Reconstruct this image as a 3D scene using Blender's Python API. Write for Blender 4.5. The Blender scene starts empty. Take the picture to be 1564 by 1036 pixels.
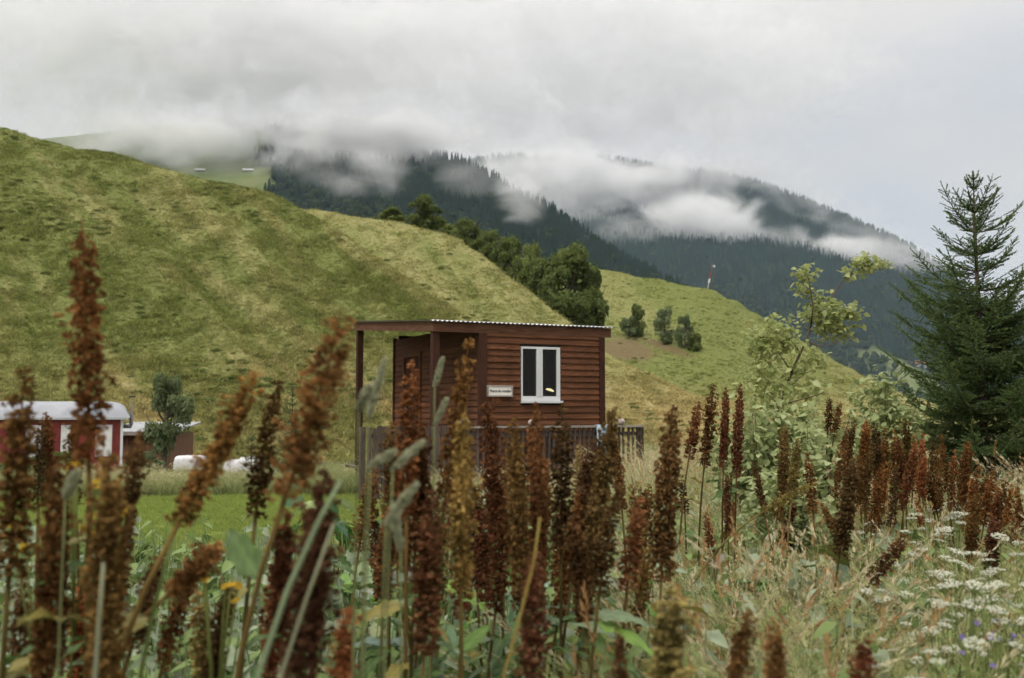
import bpy, math, random
import numpy as np
from mathutils import Vector, Matrix, Euler

R = math.radians
scene = bpy.context.scene
C = scene.collection

# ------------------------------------------------------------------ camera, sky, sun, exposure
FPX, CX, CY, EYE, HOR = 1520.6, 782.0, 518.0, 1.25, 630.0
PITCH = math.atan((HOR - CY) / FPX)
cam_d = bpy.data.cameras.new('camera')
cam_d.lens = 35.0; cam_d.sensor_width = 36.0
cam_d.clip_start = 0.05; cam_d.clip_end = 30000
cam_d.dof.use_dof = True; cam_d.dof.focus_distance = 7.0; cam_d.dof.aperture_fstop = 4.2
cam = bpy.data.objects.new('camera', cam_d); C.objects.link(cam)
cam.location = (0, 0, EYE); cam.rotation_euler = (math.pi / 2 + PITCH, 0, 0)
scene.camera = cam

SUN_EL, SUN_AZ = 56.0, -140.0          # azimuth measured from +Y towards +X: behind the camera, to the left
world = bpy.data.worlds.new('World'); scene.world = world; world.use_nodes = True
wn, wl = world.node_tree.nodes, world.node_tree.links
wn.clear()
w_out = wn.new('ShaderNodeOutputWorld'); w_bg = wn.new('ShaderNodeBackground')
w_sky = wn.new('ShaderNodeTexSky'); w_sky.sky_type = 'NISHITA'; w_sky.sun_disc = False
w_sky.sun_elevation = R(SUN_EL); w_sky.sun_rotation = R(SUN_AZ)
w_tc = wn.new('ShaderNodeTexCoord')
w_map = wn.new('ShaderNodeMapping'); w_map.inputs['Scale'].default_value = (1.0, 1.0, 3.2)
w_map.inputs['Location'].default_value = (0.35, 0.2, 0.1)
w_no = wn.new('ShaderNodeTexNoise'); w_no.inputs['Scale'].default_value = 2.0
w_no.inputs['Detail'].default_value = 5; w_no.inputs['Roughness'].default_value = 0.5
w_ramp = wn.new('ShaderNodeValToRGB')
w_ramp.color_ramp.elements[0].position = 0.30; w_ramp.color_ramp.elements[0].color = (4.25, 4.40, 4.64, 1)
w_ramp.color_ramp.elements[1].position = 0.50; w_ramp.color_ramp.elements[1].color = (5.2, 5.0, 4.77, 1)
w_mix = wn.new('ShaderNodeMix'); w_mix.data_type = 'RGBA'; w_mix.inputs[0].default_value = 0.93
w_sep = wn.new('ShaderNodeSeparateXYZ')
w_gr = wn.new('ShaderNodeMapRange'); w_gr.interpolation_type = 'SMOOTHSTEP'; w_gr.inputs[1].default_value = 0.22; w_gr.inputs[2].default_value = 1.0
w_gr.inputs[3].default_value = 1.0; w_gr.inputs[4].default_value = 2.75
w_mul = wn.new('ShaderNodeVectorMath'); w_mul.operation = 'SCALE'
wl.new(w_tc.outputs['Generated'], w_map.inputs[0]); wl.new(w_map.outputs[0], w_no.inputs['Vector'])
wl.new(w_no.outputs[0], w_ramp.inputs[0])
wl.new(w_tc.outputs['Generated'], w_sep.inputs[0]); wl.new(w_sep.outputs[2], w_gr.inputs[0])
wl.new(w_ramp.outputs[0], w_mul.inputs[0]); wl.new(w_gr.outputs[0], w_mul.inputs['Scale'])
wl.new(w_sky.outputs[0], w_mix.inputs[6]); wl.new(w_mul.outputs[0], w_mix.inputs[7])
wl.new(w_mix.outputs[2], w_bg.inputs[0]); w_bg.inputs[1].default_value = 0.1
wl.new(w_bg.outputs[0], w_out.inputs[0])

sun_d = bpy.data.lights.new('sun', 'SUN'); sun_d.energy = 1.3; sun_d.angle = R(11); sun_d.color = (1.0, 0.95, 0.87)
sun = bpy.data.objects.new('sun', sun_d); C.objects.link(sun)
_d = Vector((math.sin(R(SUN_AZ)) * math.cos(R(SUN_EL)), math.cos(R(SUN_AZ)) * math.cos(R(SUN_EL)), math.sin(R(SUN_EL))))
sun.rotation_euler = (-_d).to_track_quat('-Z', 'Y').to_euler()

scene.view_settings.view_transform = 'Standard'; scene.view_settings.look = 'None'
scene.view_settings.exposure = 0.54; scene.view_settings.gamma = 1.0; scene.view_settings.use_curve_mapping = False
cy = scene.cycles
cy.use_denoising = True; cy.use_adaptive_sampling = True; cy.adaptive_threshold = 0.04; cy.max_bounces = 6; cy.diffuse_bounces = 2; cy.glossy_bounces = 2
cy.transmission_bounces = 4; cy.transparent_max_bounces = 8; cy.volume_bounces = 3
cy.sample_clamp_indirect = 4.0; cy.caustics_reflective = False; cy.caustics_refractive = False

# ------------------------------------------------------------------ helpers
def at(px, py, Y):
    """a pixel of the photograph and a depth in metres -> a point"""
    u = CY - py; c, s = math.cos(PITCH), math.sin(PITCH)
    dx, dy, dz = px - CX, FPX * c - s * u, FPX * s + c * u
    return Vector((dx / dy * Y, Y, EYE + dz / dy * Y))

def at_np(px, py, Y):
    u = CY - py; c, s = math.cos(PITCH), math.sin(PITCH)
    dy, dz = FPX * c - s * u, FPX * s + c * u
    return np.stack([(px - CX) / dy * Y, Y + 0 * px, EYE + dz / dy * Y], -1)

def sstep(a, b, x):
    t = np.clip((x - a) / (b - a), 0, 1); return t * t * (3 - 2 * t)

def ground_z(x, y):
    x = np.asarray(x, float); y = np.asarray(y, float)
    start = 15.0 + 8.0 * sstep(-3.6, -1.5, x)
    z = -1.05 * sstep(0, 13, y - start)
    z = z + 0.03 * np.sin(x * 0.9 + 1) * np.cos(y * 0.7) * sstep(60, 20, y)
    return z

def gz(x, y): return float(ground_z(x, y))

def _hash(ix, iy, seed):
    h = (ix.astype(np.int64) * 374761393 + iy.astype(np.int64) * 668265263 + seed * 974634777) & 0x7fffffff
    h = ((h ^ (h >> 13)) * 1274126177) & 0x7fffffff
    return ((h ^ (h >> 16)) & 0xffff) / 65535.0

def vnoise(x, y, seed=0):
    ix, iy = np.floor(x), np.floor(y); fx, fy = x - ix, y - iy
    fx, fy = fx * fx * (3 - 2 * fx), fy * fy * (3 - 2 * fy)
    a, b = _hash(ix, iy, seed), _hash(ix + 1, iy, seed)
    c, d = _hash(ix, iy + 1, seed), _hash(ix + 1, iy + 1, seed)
    return (a * (1 - fx) + b * fx) * (1 - fy) + (c * (1 - fx) + d * fx) * fy

def fbm(x, y, seed=0, octv=4):
    r, a = 0, 0.5
    for k in range(octv):
        r = r + a * (vnoise(x, y, seed + k * 17) - 0.5); x = x * 2.03; y = y * 2.03; a *= 0.5
    return r

class MB:
    """collects polygons with a per-vertex shade, builds one mesh"""
    def __init__(s): s.v, s.f, s.sh, s.n = [], [], [], 0
    def add(s, V, F, sh=0.5):
        V = np.asarray(V, float).reshape(-1, 3); F = np.asarray(F, np.int64)
        s.v.append(V); s.f.append(F + s.n)
        s.sh.append(np.broadcast_to(np.asarray(sh, float), (len(V),)).copy()); s.n += len(V)
    def box(s, x0, x1, y0, y1, z0, z1, sh=0.5):
        V = [(x, y, z) for z in (z0, z1) for y in (y0, y1) for x in (x0, x1)]
        s.add(V, [(0, 2, 3, 1), (4, 5, 7, 6), (0, 1, 5, 4), (2, 6, 7, 3), (0, 4, 6, 2), (1, 3, 7, 5)], sh)
    def tube(s, pts, rad, n=6, sh=0.5, cap=True):
        pts = np.asarray(pts, float); m = len(pts)
        rad = np.broadcast_to(np.asarray(rad, float), (m,))
        T = np.gradient(pts, axis=0); T /= np.linalg.norm(T, axis=1)[:, None] + 1e-12
        ref = np.array([0, 0, 1.0]) if abs(T[0, 2]) < 0.8 else np.array([1.0, 0, 0])
        A = np.cross(T, ref); A /= np.linalg.norm(A, axis=1)[:, None] + 1e-12; B = np.cross(T, A)
        th = np.arange(n) / n * 2 * np.pi
        V = pts[:, None] + rad[:, None, None] * (np.cos(th)[None, :, None] * A[:, None] + np.sin(th)[None, :, None] * B[:, None])
        V = V.reshape(-1, 3); F = []
        for i in range(m - 1):
            for k in range(n):
                F.append((i * n + k, i * n + (k + 1) % n, (i + 1) * n + (k + 1) % n, (i + 1) * n + k))
        s.add(V, F, sh)
        if cap:
            for e, o in ((0, 1), (m - 1, 0)):
                idx = [s.n - m * n + e * n + k for k in range(n)]
                s.f.append(np.array([idx if o == 0 else idx[::-1]], np.int64))
    def quads(s, P, A, B, sh):
        """many small rhombic leaves: centre P, half axes A (long) and B (short); folded a little"""
        N = np.cross(A, B); N /= np.linalg.norm(N, axis=1)[:, None] + 1e-12
        fold = np.linalg.norm(B, axis=1)[:, None] * 0.35 * N
        V = np.stack([P - A, P + B + fold, P + A, P - B + fold], 1).reshape(-1, 3)
        n = len(P); k = np.arange(n)[:, None] * 4
        F = np.concatenate([k + np.array([[0, 1, 2]]), k + np.array([[0, 2, 3]])])
        s.add(V, F, np.repeat(np.broadcast_to(sh, (n,)), 4))
    def spikes(s, P, A, B, sh):
        """many needles, one slim triangle each"""
        V = np.stack([P - A + B, P - A - B, P + A], 1).reshape(-1, 3); n = len(P)
        s.add(V, np.arange(3 * n).reshape(-1, 3), np.repeat(np.broadcast_to(sh, (n,)), 3))
    def mesh(s, name, mat=None, smooth=False):
        V = np.concatenate(s.v); me = bpy.data.meshes.new(name)
        me.vertices.add(len(V)); me.vertices.foreach_set('co', V.astype(np.float32).ravel())
        loops, starts, st = [], [], 0
        for F in s.f:
            k = F.shape[1]; loops.append(F.ravel()); starts.append(st + np.arange(len(F)) * k); st += F.size
        loops = np.concatenate(loops); starts = np.concatenate(starts)
        me.loops.add(len(loops)); me.loops.foreach_set('vertex_index', loops.astype(np.int32))
        me.polygons.add(len(starts)); me.polygons.foreach_set('loop_start', starts.astype(np.int32))
        a = me.attributes.new('shade', 'FLOAT', 'POINT'); a.data.foreach_set('value', np.concatenate(s.sh).astype(np.float32))
        me.polygons.foreach_set('use_smooth', np.full(len(starts), bool(smooth)))
        me.update(calc_edges=True); me.validate()
        if mat: me.materials.append(mat)
        return me

def ob(name, me, parent=None, loc=(0, 0, 0), rot=(0, 0, 0), scale=(1, 1, 1), color=None):
    o = bpy.data.objects.new(name, me); C.objects.link(o)
    o.location = loc; o.rotation_euler = rot; o.scale = scale
    if parent: o.parent = parent
    if color: o.color = (*color, 1)
    return o

def tag(o, label, cat, group=None):
    o['label'] = label; o['category'] = cat
    if group: o['group'] = group
    return o

def thing(name, label, cat, loc=(0, 0, 0), rz=0.0, group=None):
    return tag(ob(name, None, None, loc, (0, 0, rz)), label, cat, group)

def setting(o, kind='structure'): o['kind'] = kind; return o

# ------------------------------------------------------------------ materials
class NT:
    def __init__(s, m): s.t = m.node_tree; s.n = s.t.nodes; s.l = s.t.links
    def new(s, t, **kw):
        n = s.n.new(t)
        for k, v in kw.items(): setattr(n, k, v)
        return n
    def link(s, a, b): s.l.new(a, b)
    def math(s, op, a, b=None, clamp=False):
        n = s.new('ShaderNodeMath', operation=op, use_clamp=clamp)
        for i, x in enumerate((a, b)):
            if x is None: continue
            if isinstance(x, (int, float)): n.inputs[i].default_value = x
            else: s.link(x, n.inputs[i])
        return n.outputs[0]
    def mix(s, f, a, b, blend='MIX'):
        n = s.new('ShaderNodeMix', data_type='RGBA', blend_type=blend)
        for i, x in ((0, f), (6, a), (7, b)):
            if isinstance(x, (int, float)): n.inputs[i].default_value = x
            elif isinstance(x, tuple): n.inputs[i].default_value = (*x[:3], 1)
            else: s.link(x, n.inputs[i])
        return n.outputs[2]
    def noise(s, vec, scale, detail=4, rough=0.55):
        n = s.new('ShaderNodeTexNoise'); n.inputs['Scale'].default_value = scale
        n.inputs['Detail'].default_value = detail; n.inputs['Roughness'].default_value = rough
        if vec is not None: s.link(vec, n.inputs['Vector'])
        return n.outputs[0]
    def rng(s, x, a, b, c=0.0, d=1.0):
        n = s.new('ShaderNodeMapRange'); n.interpolation_type = 'SMOOTHSTEP'
        for i, v in enumerate((a, b, c, d)): n.inputs[i + 1].default_value = v
        s.link(x, n.inputs[0]); return n.outputs[0]
    def attr(s, name): return s.new('ShaderNodeAttribute', attribute_name=name).outputs['Fac']
    def pos(s, scale=(1, 1, 1), rot=(0, 0, 0), which='pos'):
        g = s.new('ShaderNodeNewGeometry').outputs['Position'] if which == 'pos' else s.new('ShaderNodeTexCoord').outputs[which]
        m = s.new('ShaderNodeMapping'); m.inputs['Scale'].default_value = scale; m.inputs['Rotation'].default_value = rot
        s.link(g, m.inputs[0]); return m.outputs[0]
    def scale(s, col, f):
        n = s.new('ShaderNodeVectorMath', operation='SCALE'); s.link(col, n.inputs[0]); s.link(f, n.inputs['Scale']); return n.outputs[0]

def newmat(name):
    m = bpy.data.materials.new(name); m.use_nodes = True; m.node_tree.nodes.clear()
    t = NT(m); o = t.new('ShaderNodeOutputMaterial'); return m, t, o

def pmat(name, col, rough=0.7, metal=0.0, nscale=6.0, namt=0.25, bump=0.0, grain=None, spec=0.4, dirt=0.0):
    m, t, o = newmat(name); p = t.new('ShaderNodeBsdfPrincipled')
    p.inputs['Roughness'].default_value = rough; p.inputs['Metallic'].default_value = metal
    p.inputs['Specular IOR Level'].default_value = spec
    vec = t.pos(grain or (1, 1, 1), which='Object')
    oi = t.new('ShaderNodeObjectInfo')
    add = t.new('ShaderNodeVectorMath', operation='ADD'); t.link(vec, add.inputs[0])
    cmb = t.new('ShaderNodeCombineXYZ'); r100 = t.math('MULTIPLY', oi.outputs['Random'], 57.0)
    for i in range(3): t.link(r100, cmb.inputs[i])
    t.link(cmb.outputs[0], add.inputs[1])
    n = t.noise(add.outputs[0], nscale, 6, 0.6)
    f = t.rng(n, 0.25, 0.75, 1 - namt, 1 + namt)
    f2 = t.math('MULTIPLY', f, t.math('ADD', t.math('MULTIPLY', oi.outputs['Random'], namt), 1 - namt / 2))
    rgb = t.new('ShaderNodeRGB'); rgb.outputs[0].default_value = (*col, 1)
    c = t.scale(rgb.outputs[0], f2)
    if dirt:
        d = t.rng(t.noise(t.pos((1, 1, 1), which='Object'), 2.2, 5), 0.45, 0.75, 0, dirt)
        c = t.mix(d, c, tuple(x * 0.35 for x in col))
    t.link(c, p.inputs['Base Color'])
    if bump:
        b = t.new('ShaderNodeBump'); b.inputs['Strength'].default_value = bump; b.inputs['Distance'].default_value = 0.01
        t.link(n, b.inputs['Height']); t.link(b.outputs[0], p.inputs['Normal'])
    t.link(p.outputs[0], o.inputs[0]); return m

def leafmat(name, lo, hi, trans=0.35, gloss=0.0, objcol=False, rough=0.5):
    """foliage: colour between lo and hi by the shade of each leaf and by instance"""
    m, t, o = newmat(name)
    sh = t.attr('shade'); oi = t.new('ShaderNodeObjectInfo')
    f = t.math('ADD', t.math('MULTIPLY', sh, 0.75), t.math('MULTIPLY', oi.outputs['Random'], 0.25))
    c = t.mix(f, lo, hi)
    if objcol: c = t.mix(1.0, c, oi.outputs['Color'], 'MULTIPLY')
    p = t.new('ShaderNodeBsdfPrincipled'); p.inputs['Roughness'].default_value = rough
    p.inputs['Specular IOR Level'].default_value = gloss
    t.link(c, p.inputs['Base Color'])
    tr = t.new('ShaderNodeBsdfTranslucent'); t.link(c, tr.inputs[0])
    mx = t.new('ShaderNodeMixShader'); mx.inputs[0].default_value = trans
    t.link(p.outputs[0], mx.inputs[1]); t.link(tr.outputs[0], mx.inputs[2]); t.link(mx.outputs[0], o.inputs[0])
    return m

def turf_colour(t, soil=False, leaf=False):
    """the colour of the hillside grass by place: green, olive, straw, and dark weedy patches in streaks down the slope"""
    ta = t.new('ShaderNodeAttribute', attribute_name='tone'); ta.attribute_type = 'INSTANCER' if leaf else 'GEOMETRY'; big = ta.outputs['Fac']
    mid = t.noise(t.pos((1, 1, 1.6)), 0.55, 5, 0.65)
    fine = t.noise(t.pos((1, 1, 2.0)), 2.2, 4, 0.7)
    c = t.mix(t.rng(big, 0.30, 0.72), (0.170, 0.190, 0.056), (0.285, 0.270, 0.110))
    c = t.mix(t.math('MULTIPLY', t.rng(mid, 0.46, 0.68), .4), c, (0.135, 0.160, 0.042))
    c = t.mix(t.math('MULTIPLY', t.rng(fine, 0.5, 0.72), 0.35), c, (0.36, 0.33, 0.15))
    c = t.mix(t.math('MULTIPLY', t.rng(fine, 0.48, 0.30), 0.4), c, (0.070, 0.095, 0.024))
    low = t.new('ShaderNodeSeparateXYZ'); t.link(t.pos(), low.inputs[0])
    lf = t.math('MULTIPLY', t.rng(low.outputs[2], 7.0, 0.5), t.rng(big, 0.30, 0.55, 0.35, 1.0))
    c = t.mix(t.math('MULTIPLY', lf, 0.75), c, (0.38, 0.30, 0.145))
    if soil: c = t.mix(t.math('MULTIPLY', t.attr('shade'), .7), c, t.mix(mid, (0.12, 0.07, 0.045), (0.20, 0.125, 0.08)))
    return c

def turf_mat(name, soil=False, leaf=False):
    m, t, o = newmat(name); c = turf_colour(t, soil, leaf)
    if leaf:
        oi = t.new('ShaderNodeObjectInfo')
        f = t.math('ADD', t.math('MULTIPLY', t.attr('shade'), 0.9), t.math('ADD', t.math('MULTIPLY', oi.outputs['Random'], 0.7), 0.6))
        c = t.scale(c, f)
        d = t.new('ShaderNodeBsdfDiffuse'); tr = t.new('ShaderNodeBsdfTranslucent'); mx = t.new('ShaderNodeMixShader'); mx.inputs[0].default_value = 0.3
        t.link(c, d.inputs[0]); t.link(c, tr.inputs[0]); t.link(d.outputs[0], mx.inputs[1]); t.link(tr.outputs[0], mx.inputs[2]); t.link(mx.outputs[0], o.inputs[0])
        return m
    p = t.new('ShaderNodeBsdfPrincipled'); p.inputs['Roughness'].default_value = 0.95; p.inputs['Specular IOR Level'].default_value = 0.1
    t.link(c, p.inputs['Base Color'])
    b = t.new('ShaderNodeBump'); b.inputs['Strength'].default_value = 0.8; b.inputs['Distance'].default_value = 0.5
    t.link(t.noise(t.pos(), 1.6, 6, 0.7), b.inputs['Height']); t.link(b.outputs[0], p.inputs['Normal'])
    t.link(p.outputs[0], o.inputs[0]); return m

M = {}
M['turf'] = turf_mat('hillside_turf'); M['turf_soil'] = turf_mat('hillside_turf_with_soil', soil=True); M['tuft'] = turf_mat('hillside_tuft', leaf=True)
M['cabin_wood'] = pmat('stained_wood', (0.120, 0.050, 0.024), 0.8, spec=.15, nscale=5, namt=0.42, bump=0.4, grain=(1.2, 9, 14), dirt=0.35)
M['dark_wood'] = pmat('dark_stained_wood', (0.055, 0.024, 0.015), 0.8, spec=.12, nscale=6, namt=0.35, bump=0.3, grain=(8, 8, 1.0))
M['fascia'] = pmat('weathered_fascia', (0.130, 0.062, 0.036), 0.8, spec=.15, nscale=5, namt=0.4, bump=0.3, grain=(1.0, 1.0, 10), dirt=0.4)
M['grey_wood'] = pmat('grey_weathered_wood', (0.095, 0.074, 0.060), 0.9, spec=.1, nscale=6, namt=0.4, bump=0.4, grain=(9, 9, 1.2))
M['pale_wood'] = pmat('pale_weathered_wood', (0.32, 0.28, 0.245), 0.8, nscale=6, namt=0.3, bump=0.3, grain=(1.2, 9, 9))
M['metal'] = pmat('galvanised_sheet', (0.55, 0.55, 0.56), 0.42, metal=0.55, nscale=3, namt=0.2, dirt=0.5)
M['white'] = pmat('white_plastic', (0.66, 0.67, 0.68), 0.4, nscale=3, namt=0.06)
M['signwhite'] = pmat('white_board', (0.78, 0.76, 0.70), 0.6, nscale=8, namt=0.1)
M['ink'] = pmat('black_lettering', (0.03, 0.025, 0.02), 0.7)
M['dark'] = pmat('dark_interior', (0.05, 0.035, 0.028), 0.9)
M['wagon_red'] = pmat('red_paint', (0.21, 0.030, 0.022), 0.55, nscale=4, namt=0.25, dirt=0.4)
M['wagon_roof'] = pmat('pale_roof_sheet', (0.30, 0.31, 0.335), 0.5, nscale=2, namt=0.12, dirt=0.3)
M['curtain'] = pmat('white_curtain', (0.72, 0.71, 0.67), 0.8, nscale=5, namt=0.12)
M['shed'] = pmat('shed_boards', (0.15, 0.075, 0.04), 0.8, nscale=5, namt=0.35, grain=(10, 10, 1))
M['roofgrey'] = pmat('grey_roof_sheet', (0.32, 0.33, 0.34), 0.5, nscale=4, namt=0.2)
M['pipe'] = pmat('flue_pipe', (0.28, 0.29, 0.30), 0.35, metal=0.7, namt=0.2)
M['black'] = pmat('black_metal', (0.03, 0.03, 0.032), 0.5)
M['tarp'] = pmat('white_tarpaulin', (0.60, 0.59, 0.60), 0.5, nscale=7, namt=0.12, bump=0.2)
M['crate'] = pmat('grey_blue_crate', (0.20, 0.21, 0.24), 0.8, namt=0.3)
M['stone'] = pmat('pinkish_stone', (0.42, 0.34, 0.31), 0.85, nscale=9, namt=0.35, bump=0.5)
M['cloth'] = pmat('pale_blue_cloth', (0.36, 0.46, 0.52), 0.9, nscale=7, namt=0.2)
M['mastred'] = pmat('red_mast_paint', (0.30, 0.05, 0.05), 0.6); M['mastwhite'] = pmat('white_mast_paint', (0.75, 0.75, 0.75), 0.5)
M['barn'] = pmat('old_barn_wood', (0.11, 0.08, 0.06), 0.9); M['barnroof'] = pmat('pale_barn_roof', (0.55, 0.54, 0.53), 0.6)
M['plaster'] = pmat('white_plaster', (0.72, 0.71, 0.68), 0.8); M['tile'] = pmat('red_roof', (0.24, 0.09, 0.06), 0.8)
M['bark'] = pmat('bark', (0.10, 0.075, 0.055), 0.9, nscale=9, namt=0.4, bump=0.5, grain=(1, 1, 0.3))
M['twig'] = pmat('sapling_bark', (0.13, 0.085, 0.06), 0.8, nscale=9, namt=0.4)
M['tree'] = leafmat('broadleaf_foliage', (0.055, 0.080, 0.024), (0.230, 0.275, 0.088), 0.42)
M['lighttree'] = leafmat('pale_broadleaf_foliage', (0.09, 0.12, 0.03), (0.28, 0.33, 0.11), 0.4)
M['greytree'] = leafmat('willow_foliage', (0.085, 0.12, 0.055), (0.27, 0.32, 0.16), 0.4)
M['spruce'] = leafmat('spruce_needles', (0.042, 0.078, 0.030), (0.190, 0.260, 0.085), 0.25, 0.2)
M['weed'] = leafmat('weed_foliage', (0.085, 0.115, 0.032), (0.18, 0.21, 0.065), 0.3)
M['herb'] = leafmat('herb_leaf', (0.065, 0.115, 0.026), (0.32, 0.42, 0.14), 0.35, 0.3)
M['paleherb'] = leafmat('pale_herb_leaf', (0.17, 0.23, 0.13), (0.52, 0.58, 0.40), 0.35, 0.3)
M['forest'] = leafmat('forest_conifer', (0.012, 0.024, 0.016), (0.030, 0.052, 0.030), 0.0)
M['forestleaf'] = leafmat('forest_broadleaf', (0.035, 0.055, 0.025), (0.095, 0.125, 0.055), 0.0)
M['sapleaf'] = leafmat('sapling_leaf', (0.24, 0.29, 0.085), (0.60, 0.62, 0.29), 0.45, 0.3)
M['shrubleaf'] = leafmat('shrub_leaf', (0.17, 0.23, 0.065), (0.58, 0.61, 0.32), 0.4, 0.3)
M['seed'] = leafmat('dock_seed', (0.22, 0.20, 0.19), (2.1, 2.1, 2.05), 0.2, objcol=True)
M['stem'] = leafmat('plant_stem', (0.6, 0.6, 0.6), (1.3, 1.3, 1.3), 0.1, objcol=True)
M['bigleaf'] = leafmat('broad_leaf', (0.55, 0.6, 0.5), (1.55, 1.5, 1.45), 0.35, 0.35, objcol=True, rough=0.42)
M['grass'] = leafmat('meadow_grass', (0.070, 0.115, 0.026), (0.54, 0.55, 0.26), 0.4)
M['straw'] = leafmat('dry_grass', (0.22, 0.18, 0.085), (0.80, 0.70, 0.46), 0.4)
M['rustgrass'] = leafmat('russet_grass', (0.26, 0.125, 0.050), (0.55, 0.33, 0.15), 0.4)
M['lawn'] = leafmat('lawn_grass', (0.16, 0.23, 0.045), (0.36, 0.41, 0.12), 0.4)
M['timothy'] = leafmat('pale_grass_head', (0.34, 0.36, 0.22), (0.60, 0.60, 0.42), 0.4)
M['floret'] = leafmat('white_floret', (0.46, 0.47, 0.36), (0.74, 0.74, 0.62), 0.3)
M['yellow'] = leafmat('yellow_petal', (0.38, 0.22, 0.02), (0.62, 0.40, 0.05), 0.4)
M['violet'] = leafmat('violet_petal', (0.14, 0.11, 0.30), (0.26, 0.21, 0.45), 0.4)

def glass_mat():
    m, t, o = newmat('window_glass')
    tr = t.new('ShaderNodeBsdfTransparent'); tr.inputs[0].default_value = (0.62, 0.63, 0.62, 1)
    gl = t.new('ShaderNodeBsdfGlossy'); gl.inputs['Roughness'].default_value = 0.0
    fr = t.new('ShaderNodeFresnel'); fr.inputs[0].default_value = 1.33
    mx = t.new('ShaderNodeMixShader'); t.link(fr.outputs[0], mx.inputs[0]); t.link(tr.outputs[0], mx.inputs[1]); t.link(gl.outputs[0], mx.inputs[2])
    t.link(mx.outputs[0], o.inputs[0]); return m
M['glass'] = glass_mat()
def lamp_mat():
    m, t, o = newmat('lit_lamp'); e = t.new('ShaderNodeEmission'); e.inputs[0].default_value = (1.0, 0.80, 0.42, 1); e.inputs[1].default_value = 2.0
    t.link(e.outputs[0], o.inputs[0]); return m
M['lamp'] = lamp_mat()

def ground_mat():
    m, t, o = newmat('ground_cover')
    p = t.new('ShaderNodeBsdfPrincipled'); p.inputs['Roughness'].default_value = 0.95; p.inputs['Specular IOR Level'].default_value = 0.1
    n1 = t.noise(t.pos(), 0.5, 5, 0.6); n2 = t.noise(t.pos(), 7.0, 5, 0.7)
    c = t.mix(t.rng(n1, 0.35, 0.65), (0.045, 0.055, 0.02), (0.085, 0.075, 0.035))
    c = t.mix(t.rng(n2, 0.4, 0.7), c, (0.03, 0.028, 0.015))
    lawn = t.mix(t.rng(n2, 0.35, 0.7), (0.15, 0.20, 0.045), (0.24, 0.28, 0.08))
    c = t.mix(t.attr('shade'), c, lawn)
    t.link(c, p.inputs['Base Color'])
    b = t.new('ShaderNodeBump'); b.inputs['Strength'].default_value = 0.6; b.inputs['Distance'].default_value = 0.03
    t.link(n2, b.inputs['Height']); t.link(b.outputs[0], p.inputs['Normal'])
    t.link(p.outputs[0], o.inputs[0]); return m
M['ground'] = ground_mat()

def mountain_mat(name, meadow):
    m, t, o = newmat(name)
    p = t.new('ShaderNodeBsdfPrincipled'); p.inputs['Roughness'].default_value = 1.0; p.inputs['Specular IOR Level'].default_value = 0.0
    n = t.noise(t.pos(), 0.02, 5, 0.6)
    f = t.mix(n, (0.012, 0.022, 0.012), (0.028, 0.042, 0.02)); g = t.mix(t.rng(n, 0.3, 0.7), (0.11, 0.14, 0.05), (0.17, 0.18, 0.08))
    t.link(t.mix(t.attr('shade'), f, g), p.inputs['Base Color']); t.link(p.outputs[0], o.inputs[0]); return m
M['mountain'] = mountain_mat('mountain_ground', True)

# ------------------------------------------------------------------ scatter (only for what nobody could count)
def scatter(name, pts, rot, scl, idx, protos, tone=None):
    col = bpy.data.collections.new(name + '_kinds')
    for i, (me) in enumerate(protos):
        col.objects.link(bpy.data.objects.new('%s_kind_%02d' % (name, i), me))
    me = bpy.data.meshes.new(name); n = len(pts)
    me.vertices.add(n); me.vertices.foreach_set('co', np.asarray(pts, np.float32).ravel())
    for nm, ty, arr, f in (('rot', 'FLOAT_VECTOR', rot, 'vector'), ('scl', 'FLOAT_VECTOR', scl, 'vector')):
        a = me.attributes.new(nm, ty, 'POINT'); a.data.foreach_set(f, np.asarray(arr, np.float32).ravel())
    if tone is not None:
        a = me.attributes.new('tone', 'FLOAT', 'POINT'); a.data.foreach_set('value', np.asarray(tone, np.float32))
    a = me.attributes.new('pidx', 'INT', 'POINT'); a.data.foreach_set('value', np.asarray(idx, np.int32))
    me.update()
    o = bpy.data.objects.new(name, me); C.objects.link(o); o['kind'] = 'stuff'
    g = bpy.data.node_groups.new(name + '_spread', 'GeometryNodeTree')
    g.interface.new_socket('Geometry', in_out='INPUT', socket_type='NodeSocketGeometry')
    g.interface.new_socket('Geometry', in_out='OUTPUT', socket_type='NodeSocketGeometry')
    gi, go = g.nodes.new('NodeGroupInput'), g.nodes.new('NodeGroupOutput')
    ip = g.nodes.new('GeometryNodeInstanceOnPoints'); ci = g.nodes.new('GeometryNodeCollectionInfo')
    ci.inputs[0].default_value = col; ci.inputs['Separate Children'].default_value = True; ci.inputs['Reset Children'].default_value = True
    ip.inputs['Pick Instance'].default_value = True
    def na(nm, ty):
        k = g.nodes.new('GeometryNodeInputNamedAttribute'); k.data_type = ty; k.inputs[0].default_value = nm
        return k.outputs[0]
    g.links.new(gi.outputs[0], ip.inputs['Points']); g.links.new(ci.outputs[0], ip.inputs['Instance'])
    g.links.new(na('pidx', 'INT'), ip.inputs['Instance Index'])
    g.links.new(na('rot', 'FLOAT_VECTOR'), ip.inputs['Rotation']); g.links.new(na('scl', 'FLOAT_VECTOR'), ip.inputs['Scale'])
    g.links.new(ip.outputs[0], go.inputs[0])
    md = o.modifiers.new('spread', 'NODES'); md.node_group = g
    return o

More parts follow.
